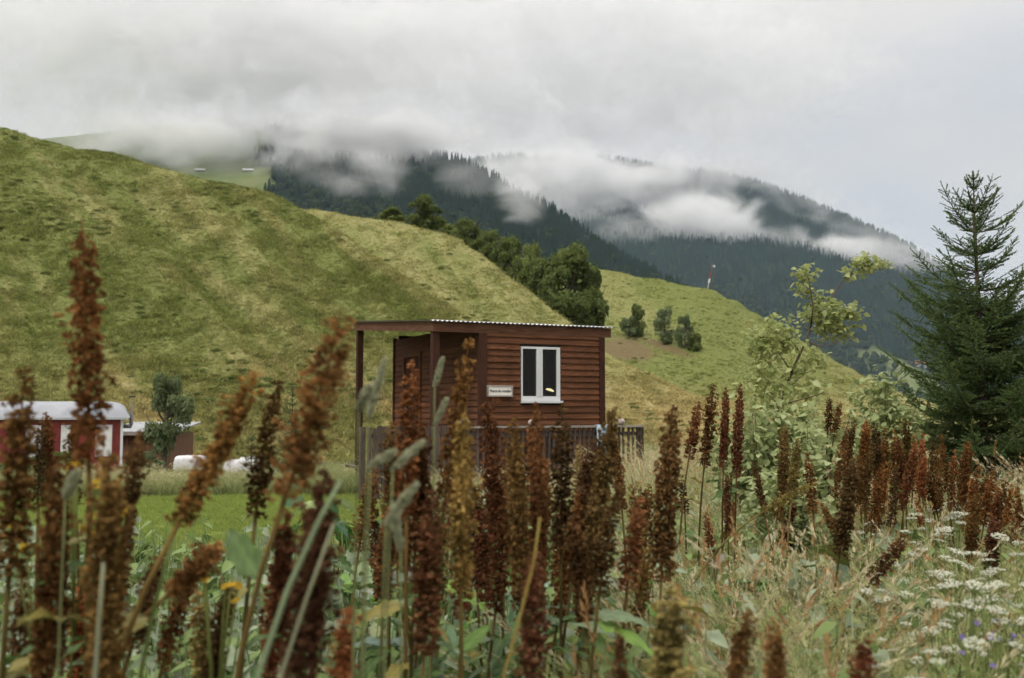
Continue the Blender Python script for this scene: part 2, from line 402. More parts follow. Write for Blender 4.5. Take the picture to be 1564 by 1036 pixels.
def blades(mb, rng, n, h, spread, arch, width, seg=4, dry=(0.0, 1.0), plume=0.0):
    """a tuft of arching grass blades, some ending in a seed plume"""
    for k in range(n):
        a = rng.uniform(0, 2 * np.pi); r = spread * math.sqrt(rng.uniform(0, 1))
        b = rng.normal(a, 0.7); hh = h * rng.uniform(0.55, 1.1); ar = arch * rng.uniform(0.3, 1.3)
        s = np.linspace(0, 1, seg + 1)
        out = ar * hh * (0.25 * s + 0.75 * s ** 2.2); up = hh * (s - 0.32 * min(ar, 1.2) * s ** 3)
        base = np.array([r * math.cos(a), r * math.sin(a), 0])
        P = base + np.stack([out * math.cos(b), out * math.sin(b), up], 1)
        isp = rng.uniform() < plume
        w = width * rng.uniform(0.6, 1.2) * ((1 - s) ** 0.6 + 0.05) * (0.35 if isp else 1)
        th = rng.uniform(0, np.pi); side = np.array([math.cos(th), math.sin(th), 0])
        V = np.concatenate([P - side * w[:, None], P + side * w[:, None]]); m = seg + 1
        F = [(i, i + 1, m + i + 1, m + i) for i in range(seg)]
        mb.add(V, F, rng.uniform(*dry))
        if isp:
            t = P[-1] - P[-2]; t /= np.linalg.norm(t) + 1e-9; L = 0.16 * hh
            q = 26; u = rng.uniform(0, 1, q); d = rng.normal(0, 1, (q, 3)); d /= np.linalg.norm(d, axis=1)[:, None]
            rad = 0.011 * (1 - 0.6 * u)
            Pq = P[-1] + t * (u[:, None] * L - 0.3 * L) + d * rad[:, None]
            A = (t + 0.5 * d) * 0.009; B = np.cross(A, d) * 0.25
            mb.quads(Pq, A, B, rng.uniform(0.5, 1.0, q))

# ------------------------------------------------------------------ the ground: one sheet to the horizon
LAWN = lambda x, y: sstep(-0.55, -1.0, x + 0.06 * (y - 6)) * sstep(5.2, 6.2, y) * sstep(15.2, 14.6, y)
def build_ground():
    rr = np.concatenate([np.linspace(0.4, 40, 130), np.geomspace(42, 9000, 60)]); na = 240
    th = np.linspace(0, 2 * np.pi, na, endpoint=False)
    X = rr[:, None] * np.sin(th)[None]; Y = rr[:, None] * np.cos(th)[None]
    Z = ground_z(X, Y); V = np.stack([X, Y, Z], -1).reshape(-1, 3)
    mb = MB(); i = np.arange(len(rr) - 1)[:, None]; k = np.arange(na)[None]
    F = np.stack([i * na + k, (i + 1) * na + k, (i + 1) * na + (k + 1) % na, i * na + (k + 1) % na], -1).reshape(-1, 4)
    F = F[:, ::-1]
    mb.add(V, F, LAWN(X, Y).ravel())
    c = np.array([[0, 0, gz(0, 0)]]); mb.add(np.concatenate([V[:na], c]), [(k, (k + 1) % na, na) for k in range(na)][::1], 0.0)
    setting(ob('ground', mb.mesh('ground', M['ground'], True)))
build_ground()

# ------------------------------------------------------------------ hills
class Hill:
    def __init__(s, name, mat, px0, px1, crest, base, zb, ncol, nrow, prof, bump, back=0.7, seed=1, soil=None, ridge=0.0, fold=0.0, tint=None):
        px = np.linspace(px0, px1, ncol); cr = np.array(crest, float); bs = np.array(base, float)
        sm = lambda xs, ys: np.convolve(np.pad(np.interp(px, xs, ys), 12, mode='edge'), np.hanning(27)[1:-1] / np.hanning(27)[1:-1].sum(), 'same')[12:-12]
        cpy, cY, bY = sm(cr[:, 0], cr[:, 1]), sm(cr[:, 0], cr[:, 2]), sm(bs[:, 0], bs[:, 1])
        Pc = at_np(px, cpy, cY); Pb = np.stack([(px - CX) / FPX * bY, bY, np.full(ncol, zb)], -1)
        nb = nrow // 4
        t = np.concatenate([np.linspace(0, 1, nrow - nb), 1 + np.linspace(0, 1, nb + 1)[1:] ** 1.5 * back])
        f = np.where(t <= 1, prof(np.clip(t, 0, 1)), 1 - 1.1 * np.clip(t - 1, 0, None) ** 1.6 / back ** 0.6)
        V = Pb[None] + (Pc - Pb)[None] * t[:, None, None]
        V[..., 2] = zb + (Pc[:, 2] - zb)[None] * f[:, None]
        amp = bump * sstep(0, 0.12, t)[:, None]
        X, Y = V[..., 0], V[..., 1]; sc = 1.0 / (bump * 9 + 0.01)
        V[..., 2] += amp * (2.0 * fbm(X * sc * 0.35, Y * sc * 0.35, seed, 3) + 0.9 * fbm(X * sc * 1.6, Y * sc * 1.6, seed + 5, 3))
        q = px[None] + fold * t[:, None]; q2 = px[None] - fold * t[:, None]
        if fold: V[..., 2] += bump * np.sin(np.pi * np.clip(t, 0, 1))[:, None] ** .7 * (3.4 * fbm(q * .011, q2 * .0016, seed + 9, 2) + 1.5 * fbm(q * .034, q2 * .004, seed + 13, 3))
        s.tone = np.clip(.5 + .75 * fbm(q * .016, q2 * .0045, seed + 29, 4) + .55 * fbm(q * .07, q2 * .022, seed + 31, 3), 0, 1) if fold else np.clip(.5 + 1.2 * fbm(X * .05, Y * .02, seed + 29, 4), 0, 1)
        if tint: s.tone = np.clip(s.tone + tint(px[None], t[:, None]), 0, 1)
        if ridge: V[..., 2] += ridge * amp * np.sin(V[..., 2] * 2.6 + 3 * fbm(X * 0.05, Y * 0.05, 9, 2)) * 0.3
        s.px, s.t, s.V, s.nf = px, t, V, nrow - nb
        sh = soil(V, px, t) if soil else np.zeros(V.shape[:2])
        mb = MB(); i = np.arange(nrow - 1)[:, None]; k = np.arange(ncol - 1)[None]; n = ncol
        F = np.stack([i * n + k, i * n + k + 1, (i + 1) * n + k + 1, (i + 1) * n + k], -1).reshape(-1, 4)
        mb.add(V.reshape(-1, 3), F, np.asarray(sh).ravel())
        s.shade = sh
        me = mb.mesh(name, mat, True); a = me.attributes.new('tone', 'FLOAT', 'POINT'); a.data.foreach_set('value', s.tone.astype(np.float32).ravel())
        s.o = setting(ob(name, me))
    def project(s):
        V = s.V; c, sn = math.cos(PITCH), math.sin(PITCH)
        y, z = V[..., 1], V[..., 2] - EYE
        dep = y * c + z * sn; up = -y * sn + z * c
        return CX + FPX * V[..., 0] / dep, CY - FPX * up / dep
    def spot(s, px, py):
        """where the ray through a pixel meets this hillside"""
        a, b = s.project(); a, b = a[:s.nf], b[:s.nf]
        k = np.argmin((a - px) ** 2 + (b - py) ** 2); i, j = np.unravel_index(k, a.shape)
        return Vector(s.V[i, j])
    def sample(s, rng, n, t1=1.12):
        m = np.searchsorted(s.t, t1) - 1
        i = rng.integers(0, m, n); j = rng.integers(0, s.V.shape[1] - 1, n); u, v = rng.uniform(0, 1, (2, n, 1))
        V = s.V; P = (V[i, j] * (1 - u) + V[i + 1, j] * u) * (1 - v) + (V[i, j + 1] * (1 - u) + V[i + 1, j + 1] * u) * v
        return P, i, j

hillA = Hill('hillside', M['turf'], -420, 860,
    [(-420, 80, 106), (-100, 168, 100), (0, 195, 97), (100, 222, 95), (160, 233, 94), (260, 258, 92), (330, 273, 90), (400, 290, 88), (440, 307, 86), (490, 333, 84), (540, 366, 80), (600, 408, 75), (660, 452, 70), (720, 494, 66), (780, 542, 62), (860, 600, 58)],
    [(-420, 36), (0, 40), (400, 44), (860, 48)], -1.5, 560, 200, lambda t: 0.30 * t ** 2 + 0.70 * t ** 1.15, 0.75, seed=3, fold=520,
    tint=lambda p, t: .65 * sstep(.90, .985, t) * sstep(470, 530, p) + .35 * sstep(.05, .0, abs(t - .62 - (p - 330) * -.0011)) * sstep(230, 330, p) - .10)
hillB = Hill('hillside', M['turf'], 360, 1300,
    [(360, 300, 132), (450, 318, 125), (500, 325, 120), (560, 333, 117), (620, 341, 115), (680, 358, 112), (720, 382, 108), (770, 416, 103), (820, 453, 98), (870, 493, 92), (925, 540, 86), (1000, 580, 80), (1085, 609, 75), (1200, 628, 70), (1300, 640, 66)],
    [(360, 56), (800, 54), (1300, 46)], -1.5, 420, 170, lambda t: 0.25 * t ** 2 + 0.75 * t ** 1.1, 0.65, seed=8, fold=380,
    tint=lambda p, t: .10 * sstep(.35, .7, t) + .3 * sstep(.93, 1, t))
def soil_patch(V, px, t):
    c = at(985, 540, 1); x, y = V[..., 0], V[..., 1]
    c2, sn = math.cos(PITCH), math.sin(PITCH); z = V[..., 2] - EYE; dep = y * c2 + z * sn; up = -y * sn + z * c2
    a = CX + FPX * x / dep; b = CY - FPX * up / dep
    nz = 1.6 * fbm(x * 0.25, y * 0.25, 4, 3)
    d1 = 1 - np.hypot((a - 962 + (b - 540) * -0.7) / 48, (b - 535) / 24)
    d2 = 1 - np.hypot((a - 1015) / 50, (b - 530 - (a - 1015) * 0.35) / 7)
    return np.clip(np.maximum(d1, d2) * 2.2 + nz * 0.7, 0, 1) * (np.maximum(d1, d2) > -0.2)
hillC = Hill('hillside', M['turf_soil'], 760, 1560,
    [(760, 393, 187), (905, 411, 180), (960, 418, 178), (1010, 427, 176), (1060, 437, 173), (1085, 443, 172), (1120, 460, 170), (1160, 484, 168), (1200, 510, 165), (1250, 540, 160), (1300, 566, 157), (1360, 593, 152), (1430, 618, 150), (1560, 640, 150)],
    [(760, 104), (1100, 96), (1560, 88)], -1.5, 420, 170, lambda t: 0.35 * t ** 2 + 0.65 * t ** 1.2, 0.7, seed=12, soil=soil_patch, ridge=0.9, tint=lambda p, t: -.22 + 0 * p * t)

mtn1 = Hill('wooded_mountain', M['mountain'], -260, 1200,
    [(-260, 235, 1560), (60, 215, 1500), (240, 195, 1480), (420, 205, 1450), (520, 222, 1420), (590, 234, 1380), (680, 242, 1340), (730, 258, 1310), (770, 280, 1290), (830, 312, 1250), (900, 362, 1200), (960, 400, 1160), (1005, 428, 1130), (1100, 478, 1080), (1200, 530, 1040)],
    [(-260, 640), (600, 560), (1200, 620)], -20, 280, 120, lambda t: t ** 1.05, 14, seed=21,
    soil=lambda V, px, t: sstep(18, -10, px[None] - 418 + 160 * fbm(V[..., 0] * .012, V[..., 2] * .02, 6, 4)))
mtn2 = Hill('wooded_mountain', M['mountain'], 420, 1900,
    [(420, 330, 3300), (620, 275, 3300), (760, 245, 3250), (850, 250, 3200), (950, 252, 3150), (1050, 258, 3100), (1120, 270, 3060), (1190, 287, 3000), (1230, 305, 2960), (1280, 328, 2900), (1350, 362, 2850), (1430, 408, 2800), (1470, 440, 2760), (1500, 472, 2700), (1540, 488, 2650), (1600, 490, 2600), (1900, 440, 2600)],
    [(420, 1500), (1300, 1300), (1900, 1300)], -30, 300, 130, lambda t: 0.15 * t + 0.85 * t ** 1.2, 30, seed=31,
    soil=lambda V, px, t: (sstep(1210, 1290, px) * sstep(1480, 1420, px))[None] * sstep(0.30, 0.24, t[:, None] + .35 * fbm(V[..., 0] * .006, V[..., 1] * .006, 6, 4)) * sstep(-.06, .02, fbm(V[..., 0] * .012, V[..., 1] * .012, 16, 3)))

# ------------------------------------------------------------------ grass tufts of the hillsides, trees of the far woods
def tuft_protos(seed, n, h, spread, arch, width, seg, mats, count=5, plume=0.0):
    out = []
    for k in range(count):
        rng = np.random.default_rng(seed + k); mb = MB(); blades(mb, rng, n, h, spread, arch, width, seg, plume=plume)
        out.append(mb.mesh('grass_tuft', mats[k % len(mats)]))
    return out

rng = np.random.default_rng(5)
hp = tuft_protos(100, 14, 0.42, 0.30, 0.8, 0.034, 2, [M['tuft']])
P, TN = [], []
for hl, n in ((hillA, 125000), (hillB, 50000), (hillC, 40000)):
    p, i, j = hl.sample(rng, n); keep = (hl.shade[i, j] < rng.uniform(0.2, 0.9, n)); P.append(p[keep]); TN.append(hl.tone[i, j][keep])
P = np.concatenate(P); TN = np.concatenate(TN); n = len(P); clump = np.clip(0.8 + 1.5 * fbm(P[:, 0] * 0.6, P[:, 1] * 0.6, 2, 3), 0.35, 1.4)
s = rng.uniform(0.3, 0.85, n) * clump
scatter('hillside_grass', P - np.array([0, 0, 0.03]), np.stack([rng.normal(0, 0.15, n), rng.normal(0, 0.15, n), rng.uniform(0, 6.28, n)], 1),
        np.stack([s * 1.25, s * 1.25, s * rng.uniform(0.5, 1.1, n)], 1), rng.integers(0, 5, n), hp, TN)

def conifer(rng, layers=9, k=8):
    mb = MB()
    mb.tube([(0, 0, -0.5), (0, 0, 1.0)], [0.018, 0.004], 4, 0.2)
    for i in range(layers):
        z = 0.06 + 0.9 * i / layers; r = 0.20 * (1 - z) ** 0.8 + 0.012; hgt = 1.5 * 0.94 / layers
        a0 = rng.uniform(0, 6.28); V = [(0, 0, min(z + hgt, 1.0))]
        for q in range(2 * k):
            a = a0 + q * math.pi / k; rr = r * (rng.uniform(0.8, 1.25) if q % 2 == 0 else rng.uniform(0.45, 0.65))
            V.append((rr * math.cos(a), rr * math.sin(a), z - (0.02 if q % 2 == 0 else -0.025)))
        mb.add(V, [(0, 1 + q, 1 + (q + 1) % (2 * k)) for q in range(2 * k)], [0.9] + [rng.uniform(0.1, 0.9) for _ in range(2 * k)])
    return mb.mesh('far_conifer', M['forest'])
def far_broadleaf(rng):
    mb = MB(); n = 260
    d = rng.normal(0, 1, (n, 3)); d /= np.linalg.norm(d, axis=1)[:, None]
    Pp = d * rng.uniform(0.7, 1.05, (n, 1)) * np.array([0.30, 0.30, 0.36]) + np.array([0, 0, 0.55])
    A = rng.normal(0, 1, (n, 3)); A /= np.linalg.norm(A, axis=1)[:, None]; A *= 0.09
    B = np.cross(A, rng.normal(0, 1, (n, 3))) * 0.8
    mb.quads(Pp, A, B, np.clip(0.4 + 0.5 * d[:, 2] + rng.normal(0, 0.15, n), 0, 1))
    mb.tube([(0, 0, -0.3), (0, 0, 0.6)], [0.03, 0.015], 4, 0.1)
    return mb.mesh('far_broadleaf', M['forestleaf'])
cons = [conifer(np.random.default_rng(40 + k)) for k in range(4)] + [far_broadleaf(np.random.default_rng(60 + k)) for k in range(2)]
def forest(name, hl, n, h0, h1, seed, leafy):
    rng = np.random.default_rng(seed); P, i, j = hl.sample(rng, n, 1.08)
    keep = hl.shade[i, j] < rng.uniform(0.02, 0.9, n)
    P, t, pxs = P[keep], hl.t[i][keep], hl.px[j][keep]; n = len(P)
    idx = rng.integers(0, 4, n); lf = rng.uniform(0, 1, n) < leafy(t, P, pxs); idx[lf] = rng.integers(4, 6, lf.sum())
    s = rng.uniform(h0, h1, n) * np.where(lf, 0.8, 1.0); w = s * rng.uniform(0.85, 1.25, n)
    scatter(name, P, np.stack([0 * s, 0 * s, rng.uniform(0, 6.28, n)], 1), np.stack([w, w, s], 1), idx, cons)
forest('far_wood', mtn1, 16000, 9, 17, 3, lambda t, P, px: 0.04 + 0.75 * sstep(-0.12, 0.05, fbm(P[:, 0] * .012, P[:, 1] * .012, 3, 3)) * sstep(0.75, 0.5, t))
forest('far_wood', mtn2, 30000, 13, 22, 4, lambda t, P, px: 0.04 + 0.7 * sstep(-0.08, 0.08, fbm(P[:, 0] * .005, P[:, 1] * .005, 5, 3)) * sstep(0.5, 0.3, t))

# ------------------------------------------------------------------ the cabin
ZD = 0.27                                     # the deck above the lawn
CA = R(25); CO = Vector((-1.2, 15.0, ZD))     # front left corner of the roof, front turned by 25 degrees
def cab(L, B, z=0.0):                         # a point in the cabin's own directions: along the front, to the back, up
    return Vector((CO.x + L * math.cos(CA) - B * math.sin(CA), CO.y + L * math.sin(CA) + B * math.cos(CA), ZD + z))
ZF = at(660, 489, 15.0).z - ZD; RISE = 0.33; RL, RB = 3.12, 4.27
W0, W1, WB = 0.80, 2.99, 4.20                 # the walls: left and right end along the front, depth
def roof_z(b): return ZF + RISE * b / RB

def build_cabin():
    t = thing('cabin', 'small red-brown boarded cabin with covered porch and corrugated roof behind the fence', 'cabin', CO, CA)
    def part(name, fn, mat, parent=t):
        mb = MB(); fn(mb); return ob(name, mb.mesh(name, M[mat]), parent)
    # deck of boards
    k = 0; y = -0.62
    while y < RB:
        part('deck_board', lambda m: m.box(-0.12, 3.25, y, y + 0.135, -0.04, 0.0), 'grey_wood'); y += 0.142
    part('deck_edge', lambda m: m.box(-0.14, 3.27, -0.66, -0.625, -0.14, -0.002), 'grey_wood')
    for x in (0.1, 1.5, 2.9):
        for yy in (-0.4, 1.8, 3.9): part('deck_post', lambda m: m.box(x, x + 0.12, yy, yy + 0.12, -0.6, -0.041), 'grey_wood')
    # lap boards: one wedge of unit length, shared
    H = 0.098
    mb = MB(); mb.add([(0, 0, 0), (1, 0, 0), (1, -0.030, 0), (0, -0.030, 0), (0, 0, 0.112), (1, 0, 0.112), (1, -0.007, 0.112), (0, -0.007, 0.112)],
                      [(0, 1, 2, 3), (4, 7, 6, 5), (3, 2, 6, 7), (0, 4, 5, 1), (0, 3, 7, 4), (1, 5, 6, 2)])
    board = mb.mesh('siding_board', M['cabin_wood'])
    wx0, wx1, wz0, wz1 = 1.483, 2.168, at(820, 617, 15.75).z - ZD, at(820, 530, 15.75).z - ZD
    top = roof_z(0) - 0.17
    z = 0.0; rr = random.Random(4)
    while z < top - 0.02:
        segs = [(W0 + 0.09, W1 - 0.10)]
        if z + H > wz0 - 0.02 and z < wz1 - 0.01: segs = [(W0 + 0.09, wx0 - 0.012), (wx1 + 0.012, W1 - 0.10)]
        for a, b in segs: ob('siding_board', board, t, (a, 0.02 + rr.uniform(-.002, .002), z), (rr.uniform(-.012, .012), 0, 0), (b - a, 1, 1))
        z += H
    z = 0.0
    dy0, dy1 = 2.75, 3.62                                   # door opening in the side wall
    while z < top + 0.14:
        segs = [(0.08, WB)] if z > 2.02 else [(0.08, dy0), (dy1, WB)]
        for a, b in segs: ob('siding_board', board, t, (W0 + 0.02, b, z), (0, 0, -math.pi / 2), (b - a, 1, 1))
        z += H
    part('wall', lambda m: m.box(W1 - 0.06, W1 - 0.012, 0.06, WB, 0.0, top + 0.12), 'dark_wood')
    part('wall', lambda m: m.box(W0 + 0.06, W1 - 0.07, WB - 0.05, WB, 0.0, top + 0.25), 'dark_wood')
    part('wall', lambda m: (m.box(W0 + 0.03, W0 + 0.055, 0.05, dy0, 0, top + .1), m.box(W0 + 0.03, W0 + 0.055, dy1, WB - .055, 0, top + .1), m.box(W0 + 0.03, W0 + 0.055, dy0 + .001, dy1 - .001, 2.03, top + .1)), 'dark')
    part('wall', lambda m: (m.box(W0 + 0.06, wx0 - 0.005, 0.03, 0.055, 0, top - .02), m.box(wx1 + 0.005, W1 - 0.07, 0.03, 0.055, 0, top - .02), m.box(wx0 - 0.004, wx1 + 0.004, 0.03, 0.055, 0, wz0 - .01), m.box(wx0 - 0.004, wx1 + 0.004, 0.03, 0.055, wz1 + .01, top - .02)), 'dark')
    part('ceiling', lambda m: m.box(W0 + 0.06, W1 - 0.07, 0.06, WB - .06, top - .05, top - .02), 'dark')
    part('corner_board', lambda m: m.box(W1 - 0.10, W1, -0.022, 0.05, 0, top + 0.0), 'dark_wood')
    part('corner_board', lambda m: m.box(W0 - 0.04, W0 + 0.088, -0.024, 0.06, 0, top + 0.0), 'dark_wood')
    part('corner_board', lambda m: m.box(W0 - 0.03, W0 + 0.05, WB + .001, WB + 0.05, 0, top + 0.2), 'dark_wood')
    # porch posts
    part('post', lambda m: m.box(0.02, 0.13, 0.04, 0.15, 0, roof_z(0.1) - 0.16), 'dark_wood')
    part('post', lambda m: m.box(0.02, 0.13, RB - 0.2, RB - 0.09, -0.6, roof_z(RB - .15) - 0.16), 'dark_wood')
    # roof: sloping rafters frame, fascia boards, corrugated sheets
    def slope(m, x0, x1, b0, b1, h0, h1):
        V = [(x, b, roof_z(b) + h) for h in (h0, h1) for b in (b0, b1) for x in (x0, x1)]
        m.add(V, [(0, 2, 3, 1), (4, 5, 7, 6), (0, 1, 5, 4), (2, 6, 7, 3), (0, 4, 6, 2), (1, 3, 7, 5)])
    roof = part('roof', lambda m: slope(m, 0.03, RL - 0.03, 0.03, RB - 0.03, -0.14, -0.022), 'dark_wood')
    part('fascia', lambda m: slope(m, 0.0, RL, 0.0, 0.028, -0.17, -0.02), 'fascia', roof)
    part('fascia', lambda m: slope(m, 0.0, 0.028, 0.0285, RB, -0.17, -0.02), 'fascia', roof)
    part('fascia', lambda m: slope(m, RL - 0.028, RL, 0.0285, RB, -0.17, -0.02), 'fascia', roof)
    ns, pitch = 4, 0.076
    for q in range(ns):
        x0, x1 = -0.05 + q * (RL + 0.1) / ns, -0.05 + (q + 1) * (RL + 0.1) / ns + (0.03 if q < ns - 1 else 0)
        xs = np.linspace(x0, x1, int((x1 - x0) / pitch * 8)); zz = 0.010 * np.sin(xs / pitch * 2 * np.pi) + 0.0012 * q
        n = len(xs); mb = MB(); V = []
        for b in (-0.06, RB + 0.06):
            for h in (-0.0, 0.004): V += [(x, b, roof_z(b) + zc - 0.006 + h) for x, zc in zip(xs, zz)]
        F = []
        for i in range(n - 1):
            F += [(i, i + 1, 2 * n + i + 1, 2 * n + i), (n + i, 3 * n + i, 3 * n + i + 1, n + i + 1), (i, n + i, n + i + 1, i + 1), (2 * n + i, 2 * n + i + 1, 3 * n + i + 1, 3 * n + i)]
        mb.add(V, F); ob('roof_sheet', mb.mesh('roof_sheet', M['metal'], True), roof)
    # window: white plastic frame, two panes, sill
    w = part('window', lambda m: (m.box(wx0, wx1, -0.012, 0.05, wz1 - 0.035, wz1), m.box(wx0, wx1, -0.012, 0.05, wz0 + 0.06, wz0 + 0.12),
                                  m.box(wx0, wx0 + 0.022, -0.0121, 0.05, wz0 + .121, wz1 - .036), m.box(wx1 - 0.06, wx1, -0.0121, 0.05, wz0 + .121, wz1 - .036)), 'white')
    xm = wx0 + (wx1 - wx0) * 0.455
    part('mullion', lambda m: (m.box(xm - 0.045, xm + 0.058, -0.018, 0.05, wz0 + .121, wz1 - .036), m.box(xm - 0.004, xm + 0.008, -0.026, -0.0181, wz0 + .121, wz1 - .036)), 'white', w)
    part('sill', lambda m: (m.box(wx0 - 0.015, wx1 + 0.03, -0.055, -0.0125, wz0 + .015, wz0 + 0.05), m.box(wx0, wx1, -0.0124, 0.05, wz0 + .005, wz0 + 0.059)), 'white', w)
    part('pane', lambda m: m.box(wx0 + .0221, xm - .0451, 0.012, 0.018, wz0 + .121, wz1 - .036), 'glass', w)
    part('pane', lambda m: m.box(xm + .0581, wx1 - .0601, 0.012, 0.018, wz0 + .121, wz1 - .036), 'glass', w)
    # door in the porch wall
    d = part('door', lambda m: m.box(W0 + 0.0, W0 + 0.03, dy0 + .01, dy1 - .01, 0.01, 2.01), 'dark_wood')
    part('door_frame', lambda m: (m.box(W0 - .03, W0 + .0, dy0 - .05, dy0 + .02, 0, 2.06), m.box(W0 - .03, W0 + .0, dy1 - .02, dy1 + .05, 0, 2.06), m.box(W0 - .031, W0 + .0, dy0 + .021, dy1 - .021, 1.99, 2.06)), 'cabin_wood', d)
    part('handle', lambda m: (m.box(W0 - .05, W0 - .03, dy1 - .14, dy1 - .11, 0.95, 1.12), m.box(W0 - .03, W0 + 0.0, dy1 - .135, dy1 - .115, 1.02, 1.05)), 'white', d)
    # lamp inside: an oval shade with a glowing underside, hanging on its cord
    lp = cab(2.37, 0.75); lz = at(842, 597, lp.y).z
    la = thing('pendant_lamp', 'small lit lamp glowing inside the cabin behind the right window pane', 'lamp', (lp.x, lp.y, lz), CA)
    mb = MB(); th = np.linspace(0, 2 * np.pi, 15)[:-1]; V = []
    for r, z in ((0.085, 0.0), (0.10, 0.012), (0.07, 0.045), (0.02, 0.062)): V += [(r * math.cos(a), r * 0.8 * math.sin(a), z) for a in th]
    mb.add(V, [(i * 14 + k, i * 14 + (k + 1) % 14, (i + 1) * 14 + (k + 1) % 14, (i + 1) * 14 + k) for i in range(3) for k in range(14)])
    ob('bulb', mb.mesh('bulb', M['lamp'], True), la, rot=(R(12), R(14), 0), scale=(.8, .7, .6))
    mb = MB(); mb.tube([(0, 0, 0.06), (0, 0, ZD + top - 0.055 - lz)], 0.004, 5); ob('cord', mb.mesh('cord', M['black']), la)
    # the sign beside the window
    sx0, sx1 = 0.905, 1.295; sz0, sz1 = at(762, 604, 15.45).z - ZD, at(762, 591, 15.45).z - ZD
    sg = thing('wall_sign', 'small white lettered sign in a grey frame on the boards left of the window', 'sign', cab((sx0 + sx1) / 2, -0.03, (sz0 + sz1) / 2), CA)
    hw, hh = (sx1 - sx0) / 2, (sz1 - sz0) / 2
    def sp(name, fn, mat): mb = MB(); fn(mb); return ob(name, mb.mesh(name, M[mat]), sg)
    sp('board', lambda m: m.box(-hw, hw, -0.018, 0.012, -hh, hh), 'signwhite')
    for x0, x1, z0, z1 in ((-hw - .022, hw + .022, hh + .001, hh + .022), (-hw - .022, hw + .022, -hh - .022, -hh - .001), (-hw - .022, -hw - .001, -hh, hh), (hw + .001, hw + .022, -hh, hh)):
        sp('frame', lambda m: m.box(x0, x1, -0.026, 0.012, z0, z1), 'pale_wood')
    tc = bpy.data.curves.new('lettering', 'FONT'); tc.body = 'Poarta de cristallui'; tc.align_x = 'CENTER'; tc.align_y = 'CENTER'; tc.size = 0.058; tc.shear = 0.25; tc.offset = 0.0012; tc.extrude = 0.0008
    tx = bpy.data.objects.new('lettering', tc); C.objects.link(tx); dg = bpy.context.evaluated_depsgraph_get()
    me = bpy.data.meshes.new_from_object(tx.evaluated_get(dg)); bpy.data.objects.remove(tx)
    me.materials.clear(); me.materials.append(M['ink']); wd = max(v.co.x for v in me.vertices) - min(v.co.x for v in me.vertices)
    ob('lettering', me, sg, (0, -0.0195, 0), (math.pi / 2, 0, 0), ((2 * hw - 0.03) / wd, 1, 1))
build_cabin()

